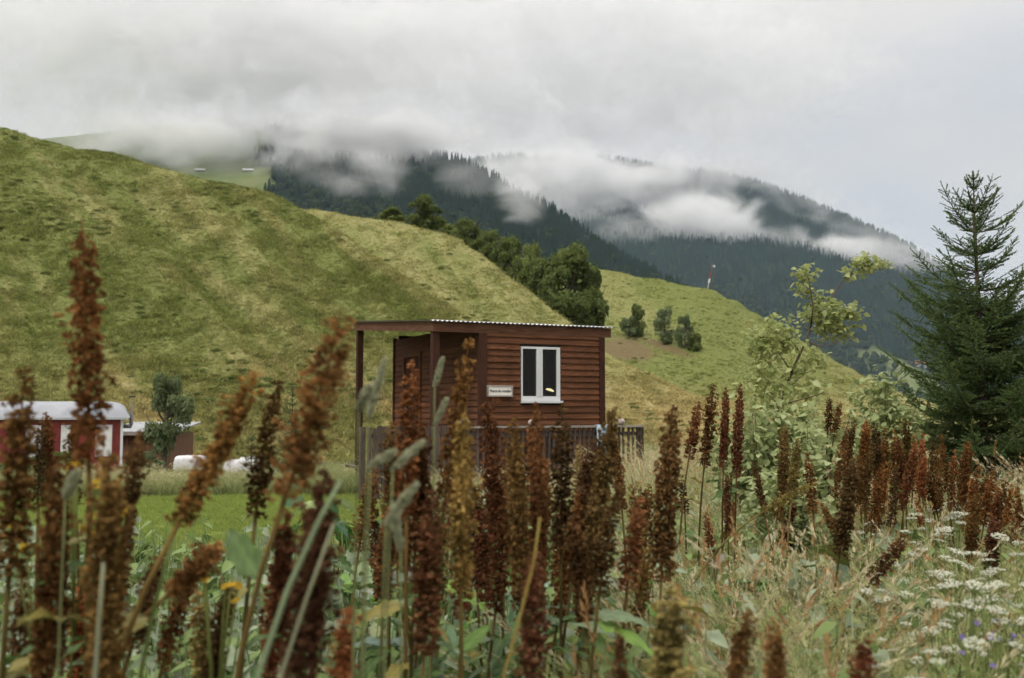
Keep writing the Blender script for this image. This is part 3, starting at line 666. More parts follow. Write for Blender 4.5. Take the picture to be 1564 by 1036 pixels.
def build_fence():
    # along the front edge of the deck, parallel to the cabin's front
    x0, x1, yb = -1.22, 3.22, -0.72
    f = thing('paling_fence', 'weathered grey paling fence with pale top rail in front of the cabin', 'fence', cab(0, yb, -ZD), CA)
    h = 1.05
    def p(name, fn, mat): mb = MB(); fn(mb); return ob(name, mb.mesh(name, M[mat]), f)
    rr = random.Random(3)
    p('top_rail', lambda m: m.box(0.30, x1 + .03, -0.045, 0.045, h - .03, h), 'pale_wood')
    p('lower_rail', lambda m: m.box(x0, x1, 0.012, 0.045, 0.36, 0.42), 'grey_wood')
    p('middle_rail', lambda m: m.box(x0, x1, 0.012, 0.045, h - .16, h - .10), 'grey_wood')
    x = x0
    while x < x1:
        close = x < 0.25                                    # the left stretch stands nearly closed
        w = rr.uniform(0.055, 0.075) if close else rr.uniform(0.026, 0.036)
        g = rr.uniform(0.006, 0.016) if close else rr.uniform(0.045, 0.07)
        top = h - (0.0 if close else 0.032) + (rr.uniform(-.02, .015) if close else 0)
        a = x; o = p('paling', lambda m: m.box(0, w, -0.012, 0.010, 0.0, top - 0.05), 'grey_wood')
        o.location = (a, 0, 0.05); o.rotation_euler = (0, rr.uniform(-.012, .012), 0)
        x += w + g
    for x in (x0 - .08, 0.2, 1.62, x1 + .01): p('post', lambda m: m.box(x, x + 0.075, 0.05, 0.125, -0.1, h - 0.002), 'grey_wood')
    # rounded stones set on the rail
    for n, (px, py, w, lab) in enumerate(((656, 648, 20, 'pale rounded stone on the fence below the porch post'), (757, 647, 17, 'dark-veined round stone on the rail below the sign'), (906, 643, 19, 'pinkish pointed stone on the rail near the right cabin corner'))):
        L = {656: 0.22, 757: 1.32, 906: 2.86}[px]; q = cab(L, yb, h - ZD); sc = w / FPX * q.y / 2 * .82
        rg = np.random.default_rng(n); mb = MB(); nu, nv = 14, 9
        u = np.linspace(0, 2 * np.pi, nu, endpoint=False); v = np.linspace(0.05, np.pi - .05, nv)
        D = np.stack([np.sin(v)[:, None] * np.cos(u), np.sin(v)[:, None] * np.sin(u), np.cos(v)[:, None] * np.ones(nu)], -1)
        D = D * (1 + 0.5 * fbm(D[..., 0:1] * 1.7 + n * 9, D[..., 1:2] * 1.7 + D[..., 2:3], n, 3)) * np.array([1, .8, .75]) * sc + np.array([0, 0, sc * .68])
        mb.add(D.reshape(-1, 3), [(i * nu + k, (i + 1) * nu + k, (i + 1) * nu + (k + 1) % nu, i * nu + (k + 1) % nu) for i in range(nv - 1) for k in range(nu)])
        tag(ob('stone', mb.mesh('stone', M['stone'], True), None, q, (0, 0, n)), lab, 'stone')
    # a pale blue cloth hung over the rail
    mb = MB(); nx, ny = 12, 14; V = []
    for j in range(ny):
        s_ = j / (ny - 1)
        for i in range(nx):
            x = 0.24 * i / (nx - 1)
            if s_ < 0.3: y, z = -0.052 - .012 * math.sin(x * 50), h + .008 - (0.3 - s_) * 1.4
            elif s_ < 0.45: y, z = -0.052 + (s_ - .3) / .15 * .104, h + .008
            else: y, z = 0.054, h + .008 - (s_ - .45) * .5
            V.append((x, y + .006 * math.sin(x * 61 + s_ * 3), z + 0.004 * math.sin(x * 33)))
    mb.add(V, [(j * nx + i, j * nx + i + 1, (j + 1) * nx + i + 1, (j + 1) * nx + i) for j in range(ny - 1) for i in range(nx - 1)])
    c = ob('cloth', mb.mesh('cloth', M['cloth'], True), None, cab(2.40, yb, -ZD), (0, 0, CA))
    sm = c.modifiers.new('thickness', 'SOLIDIFY'); sm.thickness = 0.004
    tag(c, 'pale blue cloth hanging over the fence rail below the window', 'cloth')
build_fence()

# ------------------------------------------------------------------ wagon, shed, covered crates
def build_wagon():
    Y = 28.0; e = at(188, 640, Y); WA = R(21); m = lambda px: ((px - CX) / FPX * Y - e.x) / (math.cos(WA) - (px - CX) / FPX * math.sin(WA))
    zg = gz(e.x - 2, Y); t = thing('wagon', 'red living wagon with pale barrel roof and white windows at left', 'wagon', (e.x, Y, zg), WA)
    ze = e.z - zg; zb = at(188, 722, Y).z - zg; L, Wd = 6.0, 2.2; zt = at(100, 613, Y).z - zg
    def p(name, fn, mat, par=t, smooth=False): mb = MB(); fn(mb); return ob(name, mb.mesh(name, M[mat], smooth), par)
    nb = 30
    for k in range(nb): p('wall_board', lambda q: q.box(-L + k * L / nb + .004, -L + (k + 1) * L / nb - .004, 0, .03, zb, ze), 'wagon_red')
    p('wall', lambda q: (q.box(-L, -.03, .031, .06, zb, ze), q.box(-.03, 0, .031, Wd, zb, ze), q.box(-L, -L + .03, .061, Wd, zb, ze), q.box(-L + .031, -.031, Wd - .03, Wd, zb, ze)), 'wagon_red')
    p('floor', lambda q: q.box(-L, 0, 0, Wd, zb - .1, zb - .001), 'black')
    def roof(q):
        nu, nv = 40, 17; V = []
        for i in range(nu):
            x = -L - .12 + (L + .30) * (i / (nu - 1)); d = max(0, (x + .42) / .6); ta = math.sqrt(max(0.0, 1 - min(1, d) ** 2.4))
            for j in range(nv):
                v = -1 + 2 * j / (nv - 1); V.append((x, Wd / 2 + v * (Wd / 2 + .12), ze + .03 + (zt - ze - .03) * max(0, 1 - abs(v) ** 2.4) ** .7 * (0.1 + .9 * ta)))
        n0 = len(V); q.add(V, [(i * nv + j, (i + 1) * nv + j, (i + 1) * nv + j + 1, i * nv + j + 1) for i in range(nu - 1) for j in range(nv - 1)])
    r = p('roof', roof, 'wagon_roof', t, True)
    p('eave_board', lambda q: q.box(-L - .1, .14, -.11, -.06, ze - .015, ze + .05), 'white', r)
    p('corner_trim', lambda q: q.box(-.06, .012, -.02, -.001, zb - .02, ze), 'white')
    for a, b in ((42, 66), (96, 112), (149, 174)):
        x0, x1 = m(a), m(b); z0, z1 = at(100, 697, Y).z - zg, at(100, 649, Y).z - zg
        w = p('window', lambda q: q.box(x0, x1, -.02, -.001, z0, z1), 'white')
        xm = (x0 + x1) / 2
        for u0, u1 in ((x0 + .03, xm - .015), (xm + .015, x1 - .03)): p('pane', lambda q: q.box(u0, u1, -.026, -.0201, z0 + .04, z1 - .04), 'curtain', w)
    for x in (-1.0, -L + 1.0):
        w = p('wheel', lambda q: q.tube([(x, .1, .32), (x, .22, .32)], .32, 18), 'black')
        p('hub', lambda q: q.tube([(x, .07, .32), (x, .099, .32)], .1, 12), 'wagon_red', w)
    cx = 0.20
    c = p('chimney', lambda q: q.tube([(.0, 1.0, ze - .22), (cx, 1.0, ze - .22), (cx + .02, 1.0, ze - .15), (cx + .02, 1.0, ze + .62)], .06, 10), 'pipe')
    p('cowl', lambda q: q.tube([(cx + .02, 1.0, ze + .62), (cx + .02, 1.0, ze + .66)], .09, 12), 'black', c)
    p('step', lambda q: (q.box(-3.3, -2.6, -.5, -.2, .05, .25), q.box(-3.3, -2.6, -.199, .02, .05, .5)), 'shed')
    # the low shed right behind it
    s = thing('shed', 'low brown plank shed with grey sheet roof behind the red wagon', 'shed', (at(192, 640, 31).x, 31, gz(-11.5, 31)), R(-3))
    zs0, zs1 = at(200, 662, 31).z - gz(-11.5, 31), at(200, 648, 31).z - gz(-11.5, 31)
    def ps(name, fn, mat, par=s): mb = MB(); fn(mb); return ob(name, mb.mesh(name, M[mat]), par)
    for k in range(10): ps('wall_board', lambda q: q.box(-.6 + k * .2, -.6 + k * .2 + .19, 0, .03, 0, zs0), 'shed')
    ps('wall', lambda q: (q.box(1.37, 1.40, .031, 2, 0, zs0), q.box(-.6, -.57, .031, 2, 0, zs0), q.box(-.569, 1.369, 1.97, 2, 0, zs0)), 'shed')
    rf = ps('roof', lambda q: q.add([(-.7, -.15, zs0 + .005), (1.6, -.15, zs0 + .005), (1.6, 2.1, zs1), (-.7, 2.1, zs1), (-.7, -.15, zs0 + .05), (1.6, -.15, zs0 + .05), (1.6, 2.1, zs1 + .05), (-.7, 2.1, zs1 + .05)],
        [(0, 3, 2, 1), (4, 5, 6, 7), (0, 1, 5, 4), (2, 3, 7, 6), (0, 4, 7, 3), (1, 2, 6, 5)]), 'roofgrey')
    ps('fascia', lambda q: q.box(-.7, 1.6, -.18, -.151, zs0 - .06, zs0 + .055), 'pale_wood', rf)
build_wagon()

def covered(px0, px1, py0, py1, Y, label, step):
    a, b = at(px0, py1, Y), at(px1, py0, Y); w, z0, z1 = b.x - a.x, a.z, b.z; zg = gz(a.x, Y)
    t = thing('covered_crate', label, 'crate', (a.x, Y, zg), R(3))
    mb = MB()
    nn = max(3, int(w / .16))
    for k in range(nn): mb.box(.03 + k * (w - .06) / nn + .006, .03 + (k + 1) * (w - .06) / nn - .006, .02, .7, 0, z0 - zg + .06)
    ob('crate', mb.mesh('crate', M['crate']), t)
    mb = MB(); nx, ny = 22, 14; V = []; rg = np.random.default_rng(int(px0)); H = z1 - zg
    for j in range(ny):
        for i in range(nx):
            u, v = i / (nx - 1) * 2 - 1, j / (ny - 1) * 2 - 1; r_ = max(abs(u), abs(v)); k = min(1, .86 / max(r_, 1e-6))
            drop = max(0, r_ - .8) / .2; x = w / 2 + u * k * (w / 2 + .07); y = .36 + v * k * .42
            z = H - (H - z0 + zg) * drop ** 1.0 - .02 * rg.uniform() - (.07 if (step and u < -.1) else 0)
            V.append((x + .012 * rg.normal(), y + .012 * rg.normal(), z))
    mb.add(V, [(j * nx + i, j * nx + i + 1, (j + 1) * nx + i + 1, (j + 1) * nx + i) for j in range(ny - 1) for i in range(nx - 1)])
    ob('tarpaulin', mb.mesh('tarpaulin', M['tarp'], True), t)
covered(265, 306, 697, 717, 25.0, 'crate under a rounded white tarpaulin beside the young willow', False)
covered(342, 392, 699, 718, 25.5, 'longer crate under a stepped white tarpaulin behind the leaning dock', True)

# ------------------------------------------------------------------ mast, far barns, far house
def build_mast():
    b = hillC.spot(1080, 441); tp = at(1088, 405, b.y); h = tp.z - b.z
    t = thing('mast', 'thin leaning red and white mast on the crest of the right hill', 'mast', b)
    dx = tp.x - b.x
    f = lambda s: (dx * s, 0, h * s)
    for i, (a, c, mat, r_) in enumerate(((-.1, .25, 'mastwhite', .05), (.25, .42, 'mastwhite', .17), (.42, .68, 'mastred', .10), (.68, .95, 'mastred', .05))):
        mb = MB(); mb.tube([f(a), f(c)], r_, 8); ob('mast_section', mb.mesh('mast_section', M[mat]), t)
    mb = MB(); mb.tube([f(.95), (dx + .32, 0, h * 1.0)], .05, 6); mb.tube([(dx + .32, 0, h * .9), (dx + .34, 0, h * 1.0)], .13, 8); ob('head', mb.mesh('head', M['mastwhite']), t)
build_mast()

def barn(px, py, w, h, hl, label, wall='barn', roof='barnroof', name='barn', d=1.0):
    b = hl.spot(px, py); W = w / FPX * b.y; H = h / FPX * b.y; D_ = W * .6 * d
    t = thing(name, label, 'building', (b.x - W / 2, b.y, b.z - H * .3), R(6))
    mb = MB(); mb.box(0, W, 0, D_, 0, H * .9); ob('wall', mb.mesh('wall', M[wall]), t)
    mb = MB(); e = W * .06; z0, z1 = H * .88, H * 1.45
    mb.add([(-e, -e, z0), (W + e, -e, z0), (W + e, D_ / 2, z1), (-e, D_ / 2, z1), (-e, D_ + e, z0), (W + e, D_ + e, z0),
            (-e, -e, z0 + e), (W + e, -e, z0 + e), (W + e, D_ / 2, z1 + e), (-e, D_ / 2, z1 + e), (-e, D_ + e, z0 + e), (W + e, D_ + e, z0 + e)],
           [(0, 1, 2, 3), (3, 2, 5, 4), (6, 9, 8, 7), (9, 10, 11, 8), (0, 6, 7, 1), (5, 11, 10, 4)]); mb.add([(0, .01, z0), (0, D_ - .01, z0), (0, D_ / 2, z1)], [(0, 1, 2)]); mb.add([(W, .01, z0), (W, D_ - .01, z0), (W, D_ / 2, z1)], [(0, 1, 2)])
    ob('roof', mb.mesh('roof', M[roof]), t)
    mb = MB(); mb.box(W * .4, W * .55, -W * .02, -.01, 0, H * .6); ob('door', mb.mesh('door', M['dark']), t)
    return t
barn(304, 262, 14, 5, mtn1, 'tiny pale-roofed barn showing just over the left hill crest')
barn(378, 262, 15, 5, mtn1, 'small barn with white roof on the misty far meadow')
barn(1405, 562, 26, 9, mtn2, 'pale far house glimpsed through the lower spruce branches', 'plaster', 'tile', 'far_house')
barn(1445, 566, 18, 8, mtn2, 'second pale far house half hidden behind the spruce', 'plaster', 'barnroof', 'far_house')

# ------------------------------------------------------------------ trees in the gully and shrubs on the slopes
def crown_mesh(seed, mat, n=7500, leaf=0.036, lobes=34, tall=1.0):
    """a crown about 1 wide and 1 high standing on z = 0, made of leafy lobes of different size"""
    rng = np.random.default_rng(seed); mb = MB()
    c = []
    while len(c) < lobes:
        z = rng.uniform(.10, .86); rmax = .40 * math.sin(math.pi * min(1, z * .78 + .20)) ** .8 * rng.uniform(.7, 1.15); a = rng.uniform(0, 6.283); q = rmax * math.sqrt(rng.uniform(0, 1))
        c.append((q * math.cos(a), q * math.sin(a), z, rng.uniform(.07, .17)))
    c = np.array(c); w = c[:, 3] ** 2; k = rng.choice(lobes, n, p=w / w.sum())
    d = rng.normal(0, 1, (n, 3)); d /= np.linalg.norm(d, axis=1)[:, None]; d[:, 2] = np.where((d[:, 2] < -.2) & (rng.uniform(0, 1, n) < .6), -d[:, 2], d[:, 2])
    P = c[k, :3] + d * (c[k, 3] * rng.uniform(.55, 1.12, n) ** .6)[:, None] * (1 + .25 * rng.normal(0, 1, (n, 1)) * (rng.uniform(0, 1, (n, 1)) < .2))
    A = rng.normal(0, 1, (n, 3)); A -= .6 * d * np.sum(A * d, 1)[:, None]; A /= np.linalg.norm(A, axis=1)[:, None]
    sz = leaf * rng.uniform(.5, 1.2, n); B = np.cross(A, d + .5 * rng.normal(0, 1, (n, 3))); B /= np.linalg.norm(B, axis=1)[:, None] + 1e-9
    lob = rng.uniform(-.3, .3, lobes)
    mb.quads(P, A * sz[:, None], B * (sz * .6)[:, None], np.clip(.5 + lob[k] + rng.normal(0, .22, n), 0, 1))
    return mb.mesh('crown', mat)
def trunk_mesh(seed):
    rng = np.random.default_rng(seed); mb = MB(); mb.tube([(0, 0, -.15), (.01, 0, .2), (-.01, .01, .5), (.01, 0, .75)], [.035, .028, .018, .008], 7)
    for k in range(6):
        a = k * 2.4; z = .22 + .06 * k; mb.tube([(0, 0, z), (.12 * math.cos(a), .12 * math.sin(a), z + .12), (.22 * math.cos(a), .22 * math.sin(a), z + .28)], [.014, .01, .004], 5)
    return mb.mesh('trunk', M['bark'])
trunks = [trunk_mesh(k) for k in range(3)]
crowns = {'tree': [crown_mesh(10 + k, M['tree']) for k in range(4)], 'lighttree': [crown_mesh(20 + k, M['lighttree']) for k in range(2)], 'greytree': [crown_mesh(30 + k, M['greytree'], lobes=20, n=4200, leaf=.034) for k in range(3)]}
tk = [0]
def tree(px, top, bot, w, Y, kind, label, name='broadleaf_tree', cat='tree', group=None, depth=None):
    a, b = at(px, bot, Y), at(px, top, Y); W = w / FPX * Y; H = b.z - a.z; k = tk[0]; tk[0] += 1
    t = thing(name, label, cat, a, k * 1.3, group)
    ob('trunk', trunks[k % 3], t, scale=(H, H, H)); ob('crown', crowns[kind][k % len(crowns[kind])], t, scale=(W * 1.12, W * 1.12, H * 1.02)); return t
G = 'trees filling the gully behind the left hill'
tree(596, 317, 345, 50, 119, 'lighttree', 'low light-green bush on the ridge left of the round tree', 'bush', 'bush')
tree(649, 297, 358, 66, 118, 'tree', 'round dark bushy tree standing alone on the ridge line', group=G)
tree(688, 338, 385, 44, 116, 'lighttree', 'small yellowish-green tree just right of the round ridge tree', group=G)
tree(716, 337, 402, 52, 114, 'tree', 'second small dark tree down the gully from the ridge', group=G)
tree(745, 352, 420, 50, 111, 'tree', 'bushy tree in the upper middle of the gully row', group=G)
tree(776, 360, 450, 58, 108, 'tree', 'taller rounded tree in the middle of the gully row', group=G)
tree(806, 364, 470, 50, 106, 'lighttree', 'lighter upright tree left of the biggest gully tree', group=G)
tree(832, 395, 490, 56, 104, 'tree', 'dark tree tucked against the left flank of the biggest gully tree', group=G)
tree(868, 378, 512, 104, 101, 'tree', 'biggest broad tree of the gully above the cabin roof', group=G)
tree(902, 408, 512, 46, 102, 'tree', 'tree at the right flank of the biggest gully tree', group=G)
tree(760, 398, 440, 44, 107, 'tree', 'low dark shrub under the middle gully trees', 'bush', 'bush', G)
for k, (px, top, bot, w, Y, lab) in enumerate(((702, 352, 392, 40, 115, 'little tree squeezed between the two upper gully trees'), (730, 368, 412, 44, 112, 'low bushy tree under the upper gully trees'), (790, 395, 470, 48, 106, 'dark understorey tree between the middle gully trees'),
        (818, 420, 488, 50, 104, 'low dark tree at the left foot of the biggest gully tree'), (845, 440, 505, 60, 101, 'understorey bush right under the biggest gully tree'), (892, 450, 512, 50, 100, 'low bush at the right foot of the biggest gully tree'))):
    tree(px, top, bot, w, Y, 'tree', lab, group=G)
def hill_bush(px, top, bot, w, kind, label):
    s = hillC.spot(px, bot); tree(px, top, bot + 3, w, s.y, kind, label, 'bush', 'bush', 'shrubs around the bare earth patch')
hill_bush(974, 464, 512, 26, 'tree', 'dark pointed shrub above the bare earth patch')
hill_bush(962, 480, 514, 30, 'greytree', 'grey-green round shrub beside the dark pointed shrub')
hill_bush(1016, 470, 527, 38, 'greytree', 'tallest grey-green willow bush right of the bare earth')
hill_bush(1046, 480, 532, 30, 'greytree', 'slim willow bush right of the tallest willow bush')
hill_bush(1062, 507, 536, 26, 'tree', 'small dark shrub at the right end of the willow bushes')
tree(252, 572, 700, 76, 23.5, 'greytree', 'young leafy willow standing right of the red wagon', 'young_willow', 'tree')
tree(90, 690, 748, 110, 24.5, 'tree', 'dark leafy shrub under the wagon windows', 'shrub', 'bush')
tree(30, 700, 752, 80, 24.0, 'tree', 'dark leafy shrub at the left frame edge before the wagon', 'shrub', 'bush')
tree(225, 690, 742, 60, 23.0, 'greytree', 'low grey-green shrub at the foot of the young willow', 'shrub', 'bush')

# ------------------------------------------------------------------ conifers near by
def spruce(name, label, tip, base, profile, seed, needles=60, step=None, nlen=0.016, detail=1.0):
    """trunk and whorls of branches carrying needle-clad shoots; profile gives branch length by distance below the tip"""
    rng = np.random.default_rng(seed); H = tip.z - base.z
    t = thing(name, label, 'tree', base)
    mb = MB(); lean = np.array([tip.x - base.x, tip.y - base.y])
    zz = np.linspace(-.1, H, 14); pts = np.stack([lean[0] * (zz / H), lean[1] * (zz / H), zz], 1)
    pts[1:-1, :2] += rng.normal(0, .006, (12, 2))
    mb.tube(pts, np.interp(zz, [0, H], [.015 * H + .004, .004]), 8); ob('trunk', mb.mesh('trunk', M['bark'], True), t)
    ax = lambda z: np.array([np.interp(z, zz, pts[:, 0]), np.interp(z, zz, pts[:, 1]), z])
    NP, NA, NB, NS = [], [], [], []; wood = MB()
    def shoot(p0, d, L, dens=1.0, sh=.5):
        n = max(6, int(needles * dens * L / 0.10)); u = rng.uniform(0, 1, n)
        d = d / np.linalg.norm(d); r = rng.normal(0, 1, (n, 3)); r -= d * (r @ d)[:, None]; r /= np.linalg.norm(r, axis=1)[:, None]
        r[:, 2] += .25
        dirs = d * .75 + r * .8; dirs /= np.linalg.norm(dirs, axis=1)[:, None]
        ln = nlen * rng.uniform(.7, 1.15, n)
        NP.append(p0 + d * (u * L)[:, None] + dirs * (ln * .5)[:, None]); NA.append(dirs * (ln * .5)[:, None])
        w = np.cross(dirs, rng.normal(0, 1, (n, 3))); w /= np.linalg.norm(w, axis=1)[:, None] + 1e-9
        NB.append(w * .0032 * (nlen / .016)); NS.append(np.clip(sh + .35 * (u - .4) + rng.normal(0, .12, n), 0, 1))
    shoot(ax(H - .30), np.array([0, 0, 1.0]), .30, 1.2)
    z = H - .05; dz = step or .20; k = 0
    levels = []
    while z > .25:
        z -= dz * rng.uniform(.75, 1.2) * (.72 if H - z > 1.3 else 1) * (0.75 + .35 * min(1, (H - z) / H)); levels.append((z, 1)); levels.append((z + dz * rng.uniform(.3, .6), 0)); z -= .07 * max(0, 1 - (H - z) / 1.4)
    for z, main in levels:
        if z < .15 or z > H - .04: continue
        below = H - z; Lm = profile(below); nb = (rng.integers(5, 8) if main else rng.integers(2, 4)) + (2 if below > 1.3 else 0); a0 = rng.uniform(0, 6.28)
        for q in range(nb):
            a = a0 + q * 6.283 / nb + rng.normal(0, .18); L = Lm * (rng.uniform(.55, 1.2) if main else rng.uniform(.2, .55) * (1.6 if below > 1.3 else 1)); L = max(L, .07)
            el = R(np.interp(below / H, [0, .08, .2, .35, .7, 1], [56, 42, 28, 16, 4, -5])) + rng.normal(0, .08)
            m_ = 7; s_ = np.linspace(0, 1, m_)
            hor = L * s_ * math.cos(el); ver = L * (s_ * math.sin(el) - .16 * s_ * (1 - s_) * 2 + .16 * s_ ** 3)
            P = ax(z) + np.stack([hor * math.cos(a), hor * math.sin(a), ver], 1)
            wood.tube(P, np.linspace(.006 + .006 * L, .0015, m_), 5, .3, cap=False)
            side = np.array([-math.sin(a), math.cos(a), 0]); dirn = np.gradient(P, axis=0)
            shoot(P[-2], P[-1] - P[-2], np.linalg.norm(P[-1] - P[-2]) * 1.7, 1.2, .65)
            sp = .040 / detail; nsh = max(2, int(L / sp))
            for w in range(nsh):
                f = (w + rng.uniform(.2, .8)) / nsh
                if f < .12: continue
                p = np.array([np.interp(f, s_, P[:, c]) for c in range(3)]); dd = np.array([np.interp(f, s_, dirn[:, c]) for c in range(3)]); dd /= np.linalg.norm(dd)
                for sg in (-1, 1):
                    sl = (0.10 + .28 * L * (1 - f) * .8) * rng.uniform(.6, 1.1) * min(1, L / .25); sl = min(sl, .30)
                    d = dd * .72 + side * sg * rng.uniform(.5, .85) + np.array([0, 0, rng.normal(0.02, .12)]); d /= np.linalg.norm(d)
                    shoot(p, d, sl, 1.0, .35 + .3 * f)
                    if sl > .15:
                        for g in (.4, .7):
                            e = d * .7 + np.cross(d, [0, 0, 1]) * rng.choice((-1, 1)) * .6; shoot(p + d * sl * g, e, sl * .45, 1.0, .5)
                if rng.uniform() < .5: shoot(p, dd * .8 + np.array([0, 0, .4]), .06, 1.0, .45)
                if below > 1.2 and rng.uniform() < .6: shoot(p, dd * .5 + side * rng.normal(0, .4) - np.array([0, 0, .8]), rng.uniform(.06, .16), 1.0, .3)
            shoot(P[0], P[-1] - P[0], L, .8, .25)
    ob('branches', wood.mesh('branches', M['bark'], True), t)
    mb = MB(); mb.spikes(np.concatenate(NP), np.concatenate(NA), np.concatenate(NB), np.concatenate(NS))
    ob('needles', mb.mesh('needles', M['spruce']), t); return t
_tip = at(1487, 262, 9.6); _b = Vector((_tip.x + .02, 9.6, 0))
spruce('spruce_tree', 'dark green young spruce with open spiky top at the right edge', _tip, _b,
       lambda b: float(np.interp(b, [0, .15, .35, .60, .75, 1.1, 1.5, 2.0, 2.6, 3.4, 3.8], [.05, .15, .22, .50, .38, .62, .72, .90, 1.0, 1.0, .9])), 7)
_tip = at(447, 590, 24.0); spruce('spruce_sapling', 'small thin spruce sapling behind the leaning rust dock spike', _tip, Vector((_tip.x, 24, gz(_tip.x, 24))), lambda b: .08 + .28 * b, 3, 12, .25, .03, .5)
_tip = at(385, 660, 25.0); spruce('spruce_sapling', 'tiny dark spruce sapling beside the white tarpaulins', _tip, Vector((_tip.x, 25, gz(_tip.x, 25))), lambda b: .08 + .3 * b, 4, 12, .2, .03, .5)

# ------------------------------------------------------------------ sapling and leafy shrubs at the right
def leaf_blade(nl=5, length=1.0, width=.5, droop=.3, fold=.2, wave=.05, seed=0, notch=0.0):
    """a leaf along +Y from its stalk, unit length, as a small bent grid"""
    rng = np.random.default_rng(seed); u = np.linspace(0, 1, nl + 1); prof = np.sin(np.pi * np.clip(u, 0, 1) ** .62) ** .85 * width * .5 + .004
    if notch: prof[0] = width * .22
    V = []
    for i, uu in enumerate(u):
        for v in (-1, -.5, 0, .5, 1):
            y = uu * length - (notch * .16 * abs(v) if i == 0 else 0)
            V.append((v * prof[i], y, -droop * uu ** 2 + fold * abs(v) * prof[i] + wave * rng.normal() * (abs(v) > .4)))
    return np.array(V), np.array([(i * 5 + j, i * 5 + j + 1, (i + 1) * 5 + j + 1, (i + 1) * 5 + j) for i in range(nl) for j in range(4)])
_LV, _LF = leaf_blade(3, 1, .72, .18, .25, .02)
def leaf_mass(mb, rng, P, size, up=.5):
    """many real leaf outlines at the points P"""
    for p in P:
        a = rng.uniform(0, 6.28); e = Euler((rng.normal(-.35, .5), rng.normal(0, .5), a)).to_matrix()
        s_ = size * rng.uniform(.6, 1.2); mb.add((_LV * s_) @ np.array(e).T + p, _LF, np.clip(rng.normal(.5, .22), 0, 1))
def build_sapling():
    Y = 7.0; rng = np.random.default_rng(3); q = lambda x, y, d=0: np.array(at(x, y, Y + d))
    base = Vector((at(1172, 700, Y).x, Y, 0)); t = thing('sapling', 'slender young poplar sapling with yellow-green leaves leaning right', 'tree', base)
    mb = MB(); lv = MB(); B = np.array(base)
    line = np.array([[B[0], Y, 0]] + [q(*c) for c in ((1180, 650), (1197, 600), (1215, 555), (1232, 520), (1240, 490), (1262, 465), (1290, 425), (1325, 404), (1362, 404))])
    mb.tube(line - B, np.linspace(.012, .0025, len(line)), 7)
    br = [[(1222, 540), (1200, 505, .1), (1170, 500, .2), (1150, 520, .25)], [(1210, 570), (1190, 540, -.2), (1165, 560, -.3)], [(1238, 505), (1262, 500, .1), (1290, 480, .2), (1312, 478, .25)], [(1238, 500), (1242, 470, -.1), (1236, 430, -.2), (1230, 412, -.2)],
          [(1232, 522), (1255, 530, -.1), (1285, 520, -.2)], [(1200, 595), (1230, 570, .2), (1255, 560, .3)], [(1190, 620), (1160, 590, .1), (1140, 580, .2)], [(1190, 620), (1225, 610, -.2), (1260, 600, -.3)]]
    for b in br:
        p = np.array([q(*c) for c in b]); mb.tube(p - B, np.linspace(.006, .002, len(p)), 5)
    ob('trunk', mb.mesh('trunk', M['twig'], True), t)
    cl = [(1230, 418, 15, 26), (1225, 440, 13, 18), (1320, 402, 16, 28), (1345, 402, 12, 16), (1300, 415, 12, 16), (1255, 460, 16, 24), (1240, 480, 18, 28), (1275, 480, 22, 48), (1300, 478, 18, 36), (1285, 505, 16, 22), (1262, 500, 18, 34),
          (1185, 505, 26, 60), (1160, 520, 24, 52), (1205, 520, 18, 34), (1175, 545, 26, 52), (1225, 560, 20, 26), (1250, 545, 16, 16), (1155, 580, 26, 46), (1200, 590, 26, 38), (1180, 615, 30, 56), (1240, 600, 26, 40), (1150, 630, 26, 46)]
    for x, y, r_, n in cl:
        c = q(x, y) - B; rr = r_ / FPX * Y
        n = int(n * 3.2); leaf_mass(lv, rng, c + np.clip(rng.normal(0, .55, (n, 3)), -1.1, 1.1) * rr * np.array([1, 1.2, .9]), .047)
    ob('foliage', lv.mesh('foliage', M['sapleaf'], True), t)
build_sapling()
def leafy_shrub(px, Y, top, w, label, mat, n, size, seed):
    rng = np.random.default_rng(seed); b = at(px, 700, Y); base = Vector((b.x, Y, 0)); H = at(px, top, Y).z; W = w / FPX * Y / 2
    t = thing('leafy_shrub', label, 'shrub', base, group='leafy shrubs under the sapling'); mb = MB(); lv = MB(); pts = []
    for k in range(16):
        a = rng.uniform(0, 6.28); r_ = W * rng.uniform(.2, 1); h = H * rng.uniform(.72, 1.05) * (1 - .2 * (r_ / W) ** 2); s_ = np.linspace(0, 1, 6)
        P = np.stack([r_ * s_ ** 1.4 * math.cos(a), r_ * s_ ** 1.4 * math.sin(a), h * s_], 1); mb.tube(P, np.linspace(.008, .002, 6), 5)
        m = n // 16; u = rng.uniform(.3, 1.02, m) ** .6
        pts.append(np.stack([np.interp(u, s_, P[:, c]) for c in range(3)], 1) + rng.normal(0, .06, (m, 3)))
    ob('stems', mb.mesh('stems', M['twig'], True), t); leaf_mass(lv, rng, np.concatenate(pts), size)
    ob('foliage', lv.mesh('foliage', M[mat], True), t)
leafy_shrub(1160, 6.6, 572, 140, 'pale green leafy shrub at the foot of the poplar sapling', 'shrubleaf', 2700, 0.0572, 1)
leafy_shrub(1235, 6.3, 600, 160, 'leafy shrub right of the sapling foot behind the dock spikes', 'shrubleaf', 2700, 0.05500000000000001, 2)
leafy_shrub(1340, 8.2, 578, 160, 'pale leafy shrub between the sapling and the spruce', 'shrubleaf', 2700, 0.060500000000000005, 3)
leafy_shrub(1190, 5.2, 690, 150, 'low darker leafy shrub in front of the sapling', 'shrubleaf', 2700, 0.0495, 4)

